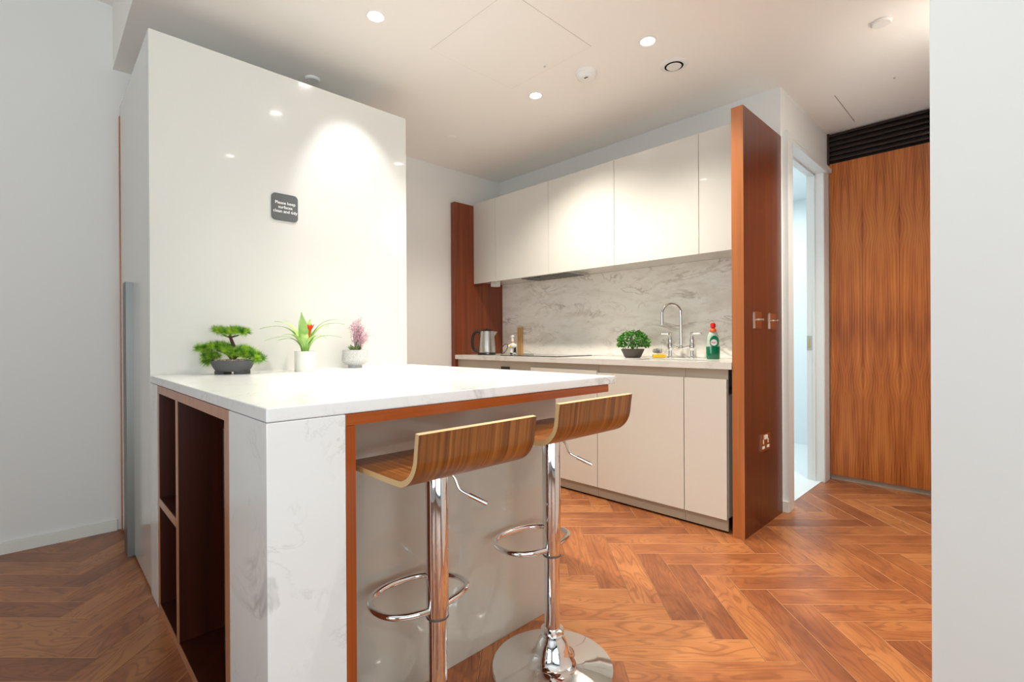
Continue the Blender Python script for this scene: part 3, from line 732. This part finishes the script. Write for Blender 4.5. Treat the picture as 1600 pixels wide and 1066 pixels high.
# dish soap
BX_, BY_, BZ_ = -1.335, 3.03, 0.9155
bt = empty('dish_soap_bottle', (BX_, BY_, BZ_), 'clear dish soap bottle half full of green liquid with a red cap', 'bottle')
Rb = Matrix.Rotation(0.767, 4, 'Z')
def sq(prof, mat, name, par=bt, nx=1.0, ny=0.62):
    bm = bmesh.new(); add_lathe(bm, prof, (0,0,0), 32, nx, ny)
    bmesh.ops.transform(bm, verts=bm.verts, matrix=Matrix.Translation((BX_, BY_, BZ_)) @ Rb)
    return obj(name, bm, mat, par, smooth=True)
lq = sq([(0.036, 0), (0.040, 0.006), (0.042, 0.04), (0.0425, 0.078)], 'green_soap', 'liquid'); tag(lq, 'green liquid')
sq([(0.0375, 0.0785), (0.037, 0.11), (0.032, 0.145), (0.024, 0.165), (0.020, 0.170)], 'clear', 'bottle_shell')
sq([(0.022, 0.170), (0.022, 0.174), (0.018, 0.186), (0.014, 0.189)], 'orangecap', 'collar', ny=1.0)
sq([(0.010, 0.1895), (0.010, 0.196), (0.0155, 0.198), (0.0155, 0.218), (0.010, 0.224), (0.004, 0.226)], 'red', 'cap', ny=1.0)
# label ovals facing the viewer, wrapped on the bottle front
def plate(name, prof2d, mat, off, par=bt):
    bm = bmesh.new(); prism(bm, prof2d, 'y', -0.0245-off, -0.018)
    bmesh.ops.transform(bm, verts=bm.verts, matrix=Matrix.Translation((BX_, BY_, BZ_)) @ Rb)
    return obj(name, bm, mat, par)
ov = lambda cx_, cz_, a_, b_: [(cx_+a_*math.cos(2*PI*i/24), cz_+b_*math.sin(2*PI*i/24)) for i in range(24)]
lb = plate('label', ov(0.0, 0.108, 0.027, 0.038), 'green_label', 0.0); tag(lb, 'green and white printed label')
plate('label_disc', ov(-0.004, 0.103, 0.020, 0.020), 'letter', 0.0006, lb)
bm = text_bm('FAIRY', 0.0125, 0.0003)
bmesh.ops.transform(bm, verts=bm.verts, matrix=Matrix.Translation((BX_, BY_, BZ_)) @ Rb @ Matrix(((1,0,0,-0.004),(0,0,-1,-0.0256),(0,1,0,0.102),(0,0,0,1))))
obj('lettering', bm, 'red', lb)

# ------------------------------------------------------------------ plants on the island
Z = ZI1
R2 = Vector((0.695, 0.719, 0))            # direction parallel to the row seen square on
Fd = Vector((-0.719, 0.695, 0))
# bonsai
bx, by = -2.345, 0.605
b = empty('bonsai', (bx, by, Z), 'artificial pine bonsai with three foliage pads in a dark oval tray', 'plant')
BO = Vector((bx, by, Z)); b.scale = (1.1, 1.1, 1.1)
Rz = Matrix.Rotation(math.atan2(0.719, 0.695), 4, 'Z')
def loc(u, v, z_): return BO + R2*u + Fd*v + Vector((0, 0, z_))
bm = bmesh.new()
prof = [(0.056, 0.010), (0.062, 0.012), (0.072, 0.026), (0.080, 0.044), (0.084, 0.053), (0.079, 0.053), (0.074, 0.046), (0.02, 0.044)]
add_lathe(bm, prof, (0,0,0), 40, 1.0, 0.66, cap=False)
bmesh.ops.transform(bm, verts=bm.verts, matrix=Matrix.Translation(BO) @ Rz)
tr = obj('tray', bm, 'bowl', b, smooth=True)
for u in (-0.037, 0.037):
    bm = BX(u-0.018, u+0.018, -0.028, 0.028, 0.0, 0.014, 0.002)
    bmesh.ops.transform(bm, verts=bm.verts, matrix=Matrix.Translation(BO) @ Rz); obj('foot', bm, 'bowl', tr)
bm = bmesh.new(); add_lathe(bm, [(0.077, 0.046), (0.05, 0.053), (0.01, 0.056)], (0,0,0), 30, 1.0, 0.64)
rnd = random.Random(9)
for i in range(140):
    a_ = rnd.uniform(0, 2*PI); r_ = 0.07*math.sqrt(rnd.random()); bmesh.ops.create_icosphere(bm, subdivisions=1, radius=rnd.uniform(0.002,0.0045), matrix=Matrix.Translation((r_*math.cos(a_), 0.62*r_*math.sin(a_), 0.054)))
bmesh.ops.transform(bm, verts=bm.verts, matrix=Matrix.Translation(BO) @ Rz); obj('gravel', bm, 'gravel', b)
bm = bmesh.new()
for pts_, r0, r1 in (([(0.002,0,0.05),(-0.006,0,0.066),(-0.025,0,0.082),(-0.06,0,0.095)], 0.010, 0.005), ([(0.0,0,0.05),(0.010,0,0.066),(0.035,0,0.075),(0.07,0,0.062)], 0.009, 0.005),
                     ([(-0.002,0,0.062),(0.006,0.004,0.09),(-0.002,0.004,0.12),(-0.008,0,0.142),(-0.01,0,0.155)], 0.009, 0.004), ([(-0.008,0,0.142),(-0.035,0,0.150)], 0.004, 0.002), ([(-0.008,0,0.142),(0.025,0,0.150)], 0.004, 0.002)):
    add_tube(bm, catmull([loc(*q) for q in pts_], 5), (lambda t_, r0=r0, r1=r1: r0+(r1-r0)*t_), 8)
obj('trunk', bm, 'bark', b, smooth=True)
def needles(bm, c, R_, n, rnd, ln=0.018):
    for i in range(n):
        d_ = Vector((rnd.gauss(0,1), rnd.gauss(0,1), rnd.gauss(0.35,0.9))).normalized()
        p0 = c + d_*R_*0.15; p1 = c + d_*(R_ + rnd.uniform(-.3,.3)*ln)
        s_ = d_.cross(Vector((rnd.gauss(0,1), rnd.gauss(0,1), rnd.gauss(0,1)))).normalized()*0.0009
        v = [bm.verts.new(p0-s_), bm.verts.new(p0+s_), bm.verts.new(p1)]
        bm.faces.new(v)
for nm, tufts in (('top', [(u, v, 0.166+0.004*math.sin(u*90), 0.022) for u in (-0.055,-0.035,-0.015,0.008,0.03,0.048) for v in (-0.018, 0.012)]),
                  ('left', [(u, v, z_, 0.024) for u, z_ in ((-0.118,0.098),(-0.095,0.10),(-0.072,0.108),(-0.048,0.108),(-0.025,0.105),(-0.095,0.07),(-0.07,0.072),(-0.092,0.048),(-0.008,0.092)) for v in (-0.02, 0.015)]),
                  ('right', [(u, v, z_, 0.024) for u, z_ in ((0.022,0.088),(0.045,0.094),(0.068,0.086),(0.088,0.072),(0.105,0.056),(0.055,0.072),(0.005,0.078)) for v in (-0.02, 0.015)])):
    bm = bmesh.new(); rnd = random.Random(hash(nm) % 7 + 1 if False else len(nm))
    for u, v, z_, R_ in tufts: needles(bm, loc(u, v, z_), R_*1.12, 230, rnd)
    tag(obj('foliage_pad', bm, 'pine', b), kind='stuff')
# bromeliad
qx, qy = -2.30, 0.895
q = empty('bromeliad', (qx, qy, Z), 'strappy green bromeliad with a red flower in a white cylinder pot', 'plant')
QO = Vector((qx, qy, Z))
obj('pot', lathe([(0.044, 0), (0.046, 0.002), (0.046, 0.092), (0.041, 0.092), (0.041, 0.08), (0.005, 0.078)], QO, 40), 'whitepot', q, smooth=True)
rnd = random.Random(21)
def strap(bm, o_, az, reach, rise, wd, droop):
    d_ = R2*math.cos(az) + Fd*math.sin(az); s_ = Vector((-d_.y, d_.x, 0)); prev = None; n = 12
    for i in range(n+1):
        t_ = i/n
        c = o_ + d_*(reach*(0.25*t_+0.75*t_*t_)) + Vector((0,0, rise*(1.6*t_) - droop*t_*t_*1.0 ))
        wv = wd*(0.55+0.45*math.sin(PI*min(1,t_*1.1)))*(1-max(0,(t_-0.75))*3.6)/2
        cur = (bm.verts.new(c-s_*wv+Vector((0,0,0.002))), bm.verts.new(c), bm.verts.new(c+s_*wv+Vector((0,0,0.002))))
        if prev:
            bm.faces.new((prev[0], prev[1], cur[1], cur[0])); bm.faces.new((prev[1], prev[2], cur[2], cur[1]))
        prev = cur
for az, reach, rise, wd, droop in ((PI, 0.20, 0.21, 0.022, 0.22), (0.05, 0.17, 0.21, 0.020, 0.20), (PI-0.2, 0.15, 0.20, 0.026, 0.17), (0.25, 0.13, 0.20, 0.024, 0.16), (-0.4, 0.12, 0.15, 0.022, 0.17), (PI+0.35, 0.16, 0.15, 0.022, 0.18),
                                   (-PI/2, 0.03, 0.125, 0.036, 0.01), (-1.2, 0.09, 0.14, 0.026, 0.14), (-2.1, 0.11, 0.14, 0.026, 0.14), (PI/2, 0.05, 0.14, 0.030, 0.06), (1.0, 0.12, 0.17, 0.022, 0.14), (2.2, 0.12, 0.17, 0.022, 0.14), (-0.15, 0.17, 0.14, 0.018, 0.15), (PI+0.1, 0.11, 0.12, 0.022, 0.13)):
    bm = bmesh.new(); o_ = QO + Vector((0,0,0.079)) + (R2*math.cos(az)+Fd*math.sin(az))*0.010
    strap(bm, o_, az, reach, rise, wd*1.25, droop)
    obj('leaf', bm, 'brom', q, smooth=True)
bm = bmesh.new()
for i in range(7):
    th = 2*PI*i/7; d_ = Vector((math.cos(th)*0.5, math.sin(th)*0.5, 0.8))
    leaf_quad(bm, QO + R2*0.028 + Fd*(-0.012) + Vector((0,0,0.185)), d_, Vector((math.cos(th), math.sin(th), -0.6)), 0.036, 0.014)
add_tube(bm, [QO+Vector((0,0,0.08)), QO + R2*0.028 + Fd*(-0.012) + Vector((0,0,0.19))], 0.004, 6)
fl = obj('flower', bm, 'orange', q); tag(fl, 'bright red-orange flower')
# pink flowers
fx, fy = -2.40, 1.19
f_ = empty('pink_flower_pot', (fx, fy, Z), 'small pink-flowered plant in a speckled grey footed pot', 'plant')
FO = Vector((fx, fy, Z))
obj('pot', lathe([(0.034, 0), (0.035, 0.014), (0.048, 0.018), (0.061, 0.030), (0.066, 0.036), (0.065, 0.045), (0.062, 0.092), (0.056, 0.092), (0.056, 0.08), (0.005, 0.078)], FO, 40), 'greyflower', f_, smooth=True)
obj('soil', lathe([(0.055, 0.079), (0.03, 0.084), (0.005, 0.086)], FO, 24), 'gravel', f_)
bm = bmesh.new(); rnd = random.Random(13)
for i in range(34):
    th = rnd.uniform(0, 2*PI); r_ = rnd.uniform(0.004, 0.018)
    leaf_quad(bm, FO+Vector((r_*math.cos(th), r_*math.sin(th), 0.08)), Vector((math.cos(th), math.sin(th), rnd.uniform(0.8, 2.4))), Vector((0,0,1)), rnd.uniform(0.03, 0.055), 0.013, 0.004)
obj('leaves', bm, 'sage', f_)
bs = bmesh.new(); bf = bmesh.new()
for i in range(22):
    du, dv, h_ = rnd.uniform(-0.025, 0.075), rnd.uniform(-0.035, 0.035), rnd.uniform(0.10, 0.20)
    if du > 0.045: h_ = rnd.uniform(0.06, 0.11)
    top = FO + Vector((0,0,0.082)) + R2*du + Fd*dv + Vector((0,0,h_*(1.0 if abs(du-0.01) < 0.03 else 0.9)))
    pts_ = catmull([FO+Vector((0,0,0.082)), FO+Vector((0,0,0.082+h_*0.55))+R2*du*0.45+Fd*dv*0.4, top], 5)
    add_tube(bs, pts_, 0.0007, 4)
    for j in range(60):
        t_ = rnd.uniform(0.4, 1.0); k_ = pts_[min(len(pts_)-1, int(t_*(len(pts_)-1)))]
        c = k_ + Vector((rnd.gauss(0,0.008), rnd.gauss(0,0.008), rnd.gauss(0,0.008)))
        bmesh.ops.create_icosphere(bf, subdivisions=1, radius=rnd.uniform(0.0015, 0.0028), matrix=Matrix.Translation(c))
obj('stem', bs, 'sage', f_)
tag(obj('blossom', bf, 'pinkf', f_), kind='stuff')

# ------------------------------------------------------------------ bar stools
def seat_profile(dz):
    # outer line (underside/outside) and inner line, x-z
    pts = [(-0.150, 0.722), (-0.10, 0.724), (0.0, 0.724), (0.07, 0.724)]
    cx_, cz_, r = 0.100, 0.724+0.080, 0.080
    for i in range(1, 10):
        th = -PI/2 + (PI/2-0.10)*i/9; pts.append((cx_ + r*math.cos(th), cz_ + r*math.sin(th)))
    lx, lz = pts[-1]; pts += [(lx+0.003, lz+0.025), (lx+0.007, 0.847)]
    P = catmull([(x, 0, z) for x, z in pts], 4); th_ = 0.013
    inner = []
    for i, p_ in enumerate(P):
        a_ = P[max(0,i-1)]; b_ = P[min(len(P)-1,i+1)]; t_ = (b_-a_).normalized(); n = Vector((-t_.z, 0, t_.x)); inner.append(p_ + n*th_)
    return P, inner
def make_stool(x, y, dz, lab, w_=0.175):
    s = empty('bar_stool', (x, y, 0), lab, 'bar stool', 'bar stools at the island')
    bs_ = obj('base', lathe([(0.150, 0.0), (0.192, 0.0), (0.1935, 0.004), (0.190, 0.010), (0.150, 0.014), (0.105, 0.019), (0.078, 0.026), (0.062, 0.038), (0.054, 0.055), (0.050, 0.072), (0.043, 0.088), (0.034, 0.098), (0.031, 0.103)], (0,0,0), 72), 'chrome', s, smooth=True, local=True)
    obj('collar', lathe([(0.030, 0.102), (0.036, 0.104), (0.037, 0.110), (0.034, 0.113), (0.037, 0.117), (0.036, 0.123), (0.027, 0.126)], (0,0,0), 36), 'chrome', bs_, smooth=True, local=True)
    obj('lower_column', lathe([(0.0245, 0.12), (0.0245, 0.40)], (0,0,0), 36), 'chrome', s, smooth=True, local=True)
    up = obj('upper_column', lathe([(0.0285, 0.342+dz), (0.0290, 0.345+dz), (0.0290, 0.700+dz), (0.0285, 0.702+dz)], (0,0,0), 40), 'chrome', s, smooth=True, local=True)
    obj('ring_collar', lathe([(0.0275, 0.334+dz), (0.0292, 0.336+dz), (0.0292, 0.340+dz), (0.0275, 0.3415+dz)], (0,0,0), 36), 'darksteel', s, smooth=True, local=True)
    rp = [(0.0, -0.026), (-0.015, -0.075), (-0.045, -0.112), (-0.095, -0.125), (-0.150, -0.108), (-0.182, -0.060), (-0.188, 0.0), (-0.176, 0.062), (-0.140, 0.115), (-0.085, 0.138), (-0.040, 0.128), (-0.015, 0.085), (0.0, 0.026)]
    obj('footrest', tube(catmull([(a_, b_, 0.358+dz) for a_, b_ in rp], 6), 0.0085, 14), 'chrome', s, smooth=True, local=True)
    mp_ = obj('seat_plate', BX(-0.085, 0.035, -0.06, 0.06, 0.7025+dz, 0.7225+dz, 0.002), 'black', s, local=True)
    R_ = Vector((0.695, 0.719, 0))
    lv = obj('lever', tube(catmull([Vector((0.02,0.02,0.706+dz)), R_*0.045+Vector((0,0,0.690+dz)), R_*0.058+Vector((0,0,0.660+dz)), R_*0.082+Vector((0,0,0.645+dz))], 5), 0.0035, 10), 'chrome', s, smooth=True, local=True)
    obj('grip', tube([R_*0.082+Vector((0,0,0.645+dz)), R_*0.128+Vector((0,0,0.622+dz))], 0.0062, 12), 'chrome', lv, smooth=True, local=True)
    P, I = seat_profile(dz)
    bm = bmesh.new(); n = len(P)
    def vv(p_, yy): return bm.verts.new((p_.x, yy, p_.z+dz))
    rows = [[vv(p_, -w_) for p_ in P], [vv(p_, w_) for p_ in P], [vv(p_, w_) for p_ in I], [vv(p_, -w_) for p_ in I]]
    for a_ in range(4):
        A_, B_ = rows[a_], rows[(a_+1) % 4]
        for i in range(n-1):
            f = bm.faces.new((A_[i], A_[i+1], B_[i+1], B_[i])); f.material_index = 1 if a_ in (1, 3) else 0
    for i in (0, n-1):
        f = bm.faces.new((rows[0][i], rows[1][i], rows[2][i], rows[3][i])); f.material_index = 1
    obj('seat', bm, ['seatwood', 'ply'], s, smooth=True, local=True)
    return s
make_stool(-1.040, 0.735, 0.0, 'bar stool nearer the marble corner column, curved striped plywood seat on a chrome post')
make_stool(-1.041, 1.177, 0.021, 'bar stool farther from the marble column, its round chrome base on the floor in view')

# ------------------------------------------------------------------ ceiling fittings
def downlight(x, y, lab, n):
    d_ = empty('downlight', (x, y, ZC), lab, 'ceiling light', 'recessed ceiling downlights')
    obj('trim_ring', lathe([(0.032, -0.001), (0.038, -0.004), (0.045, -0.001), (0.045, 0.0), (0.032, 0.0)], (x, y, ZC-0.0005), 32, cap=False), 'white', d_, smooth=True)
    obj('lens', lathe([(0.001, -0.0015), (0.0322, -0.0015), (0.0322, -0.0003), (0.001, -0.0003)], (x, y, ZC-0.0005), 24), 'lamp', d_)
downlight(-2.083, 1.144, 'lit recessed downlight nearest the tall white unit', 1)
downlight(-1.311, 2.234, 'lit recessed downlight between the smoke alarm and the round vent', 2)
downlight(-2.081, 2.226, 'lit recessed downlight farthest back, left of the smoke alarm', 3)
downlight(-1.58, 1.15, 'lit recessed downlight above the island seats, mirrored in the tall gloss unit', 4)
downlight(-0.54, 1.14, 'lit recessed downlight out over the floor in front of the bar stools', 5)  # added out of view to brighten the floor, stools and knee panel
downlight(-0.23, 3.0, 'lit recessed downlight in the hallway behind the near right wall', 6)  # added out of view to brighten the hall
s = empty('smoke_alarm', (-1.705, 2.242, ZC), 'round white smoke alarm on the kitchen ceiling', 'smoke alarm')
obj('housing', lathe([(0.060, 0), (0.060, -0.012), (0.054, -0.018), (0.052, -0.034), (0.044, -0.042), (0.01, -0.044)][::-1], (-1.705, 2.242, ZC), 40), 'white', s, smooth=True)
bm = bmesh.new()
for i in range(4): box(bm, -1.70+i*0.006, -1.697+i*0.006, 2.215, 2.225, ZC-0.0455, ZC-0.043)
obj('grille_slots', bm, 'darkgrey', s)
v = empty('ceiling_vent', (-1.325, 2.53, ZC), 'round white extract valve on the ceiling above the cabinets', 'vent')
obj('rim', lathe([(0.050, -0.010), (0.058, -0.012), (0.072, -0.004), (0.074, 0.0), (0.05, 0.0)], (-1.325, 2.53, ZC), 40, cap=False), 'white', v, smooth=True)
obj('throat', lathe([(0.0505, -0.010), (0.0505, -0.0005), (0.001, -0.0005)], (-1.325, 2.53, ZC), 32, cap=False), 'darkvoid', v, smooth=True)
obj('disc', lathe([(0.002, -0.018), (0.036, -0.016), (0.040, -0.012), (0.036, -0.010), (0.002, -0.010)], (-1.325, 2.53, ZC), 32), 'white', v, smooth=True)
for x, y, lab in ((-0.462, 2.909, 'flat white round cover plate on the hallway ceiling near the right wall'), (-2.832, 1.152, 'flat round cover plate on the ceiling just above the tall white unit')):
    o = obj('ceiling_disc', lathe([(0.002, -0.012), (0.036, -0.012), (0.042, -0.006), (0.042, 0.0), (0.002, 0)], (x, y, ZC-0.0005), 32), 'white', origin=(x, y, ZC), smooth=True); tag(o, lab, 'ceiling cover', 'round cover plates on the ceiling')
o = obj('sprinkler_cover', lathe([(0.002, -0.004), (0.030, -0.003), (0.034, 0.0), (0.002, 0)], (-2.934, 2.227, ZC), 32), 'ceiling', origin=(-2.934, 2.227, ZC), smooth=True); tag(o, 'shallow sprinkler cap on the ceiling toward the far left corner', 'sprinkler')
for x, y, lab in ((-1.823, 2.024, 'tiny dark hook on the ceiling beside the smoke alarm'), (-0.508, 3.585, 'tiny dark hook on the hallway ceiling near the slatted grille')):
    o = obj('ceiling_hook', lathe([(0.001, -0.008), (0.004, -0.007), (0.006, 0), (0.001, 0)], (x, y, ZC-0.0005), 12), 'steel', origin=(x, y, ZC), smooth=True); tag(o, lab, 'hook', 'tiny hooks on the ceiling')
h = empty('ceiling_hatch', (-1.83, 1.77, ZC), 'square flush access hatch outlined by a thin line on the kitchen ceiling', 'hatch')
obj('shadow_gap', BX(-2.125, -1.534, 1.478, 2.062, ZC-0.0008, ZC-0.0002), 'taupe', h)
obj('panel', BX(-2.1235, -1.537, 1.4795, 2.0605, ZC-0.0014, ZC-0.0009), 'ceiling', h)
o = obj('ceiling_slot', BX(-0.806, -0.803, 3.578, 4.109, ZC-0.001, ZC-0.0002), 'bowl', origin=(-0.805, 3.84, ZC)); tag(o, 'thin straight dark joint line on the hallway ceiling', 'joint')

# ------------------------------------------------------------------ lights
WARM = (1.0, 0.94, 0.83); COOL = (0.76, 0.93, 1.0)
def spot(x, y, power, angle=110, blend=0.6, tilt=None, size=0.03, color=WARM, name='downlight_lamp'):
    l = bpy.data.lights.new(name, 'SPOT'); l.energy = power; l.color = color
    l.spot_size = math.radians(angle); l.spot_blend = blend; l.shadow_soft_size = size
    o = bpy.data.objects.new(name, l); COL.objects.link(o); o.location = (x, y, ZC-0.02)
    d_ = Vector(tilt if tilt else (0, 0, -1)); o.rotation_euler = d_.to_track_quat('-Z', 'Y').to_euler()
    return o
spot(-2.083, 1.144, 19, 52, 0.55, (-0.47, 0.12, -0.87), color=(1.0, 1.0, 1.0), name='lamp_tilted')
spot(-2.083, 1.144, 17, 88, 0.9, name='lamp_island')
spot(-1.58, 1.15, 90, 88, 0.9, name='lamp_island')
spot(-1.311, 2.234, 42, 115, 0.8, name='lamp_kitchen')
spot(-2.081, 2.226, 88, 130, 0.8, name='lamp_kitchen')
spot(-0.54, 1.14, 42, 110, 0.8, name='fill_lamp_room')  # fill for the added downlight in front of the stools
spot(-0.23, 3.0, 78, 125, 0.8, name='fill_lamp_hall')  # fill for the added hall downlight
def aim(o, d_, spread=120):
    o.rotation_euler = Vector(d_).to_track_quat('-Z', 'Y').to_euler(); o.data.spread = math.radians(spread)
def area(name, loc_, rot, sx, sy, power, color=COOL):
    l = bpy.data.lights.new(name, 'AREA'); l.shape = 'RECTANGLE'; l.size = sx; l.size_y = sy; l.energy = power; l.color = color
    o = bpy.data.objects.new(name, l); COL.objects.link(o); o.location = loc_; o.rotation_euler = rot
    return o
aim(area('daylight_window_1', (0.9, Y0-0.2, 1.30), (0, 0, 0), 1.9, 2.0, 29, (0.72, 0.90, 1.0)), (0, 1, 0.28), 110)
aim(area('daylight_window_2', (X1+0.2, -0.95, 1.25), (0, 0, 0), 3.2, 2.1, 36, (0.70, 0.88, 1.0)), (-1, 0, 0.28), 110)
aim(area('ceiling_fill_2', (X1+0.25, -0.95, 0.8), (0,0,0), 3.0, 1.0, 12, (1.0, 0.85, 0.62)), (-1, 0.40, 0.42), 110)  # added warm fill aimed upward to brighten the ceiling
aim(area('ceiling_fill_1', (0.15, Y0-0.25, 0.9), (0,0,0), 3.2, 1.0, 5, (1.0, 0.8, 0.6)), (-0.25, 1, 0.48), 110)  # second added upward fill, from the rear window side
area('bathroom_ceiling_light', (-1.9, 4.3, 2.38), (0, 0, 0), 0.8, 0.8, 22, (0.93, 0.98, 1.0))
wd = bpy.data.worlds.new('World'); S.world = wd; wd.use_nodes = True
wd.node_tree.nodes['Background'].inputs['Color'].default_value = (0.72, 0.84, 1.0, 1); wd.node_tree.nodes['Background'].inputs['Strength'].default_value = 0.03

# ------------------------------------------------------------------ camera
yaw, pit, rol = (math.radians(a_) for a_ in (44.03, -0.102, -0.3125))
F_ = Vector((-math.cos(yaw)*math.cos(pit), math.sin(yaw)*math.cos(pit), math.sin(pit)))
R0_ = Vector((math.sin(yaw), math.cos(yaw), 0)); U0_ = R0_.cross(F_)
R_ = math.cos(rol)*R0_ + math.sin(rol)*U0_; U_ = R_.cross(F_)
cam = bpy.data.cameras.new('camera'); cam.sensor_width = 36; cam.lens = 770/1600*36; cam.clip_start = 0.02
co = bpy.data.objects.new('camera', cam); COL.objects.link(co)
co.matrix_world = Matrix(((R_.x, U_.x, -F_.x, 0), (R_.y, U_.y, -F_.y, 0), (R_.z, U_.z, -F_.z, 1.04), (0, 0, 0, 1)))
S.camera = co
S.view_settings.view_transform = 'Standard'; S.view_settings.look = 'None'; S.view_settings.gamma = 1.0; S.view_settings.exposure = 0.28
S.view_settings.use_curve_mapping = False
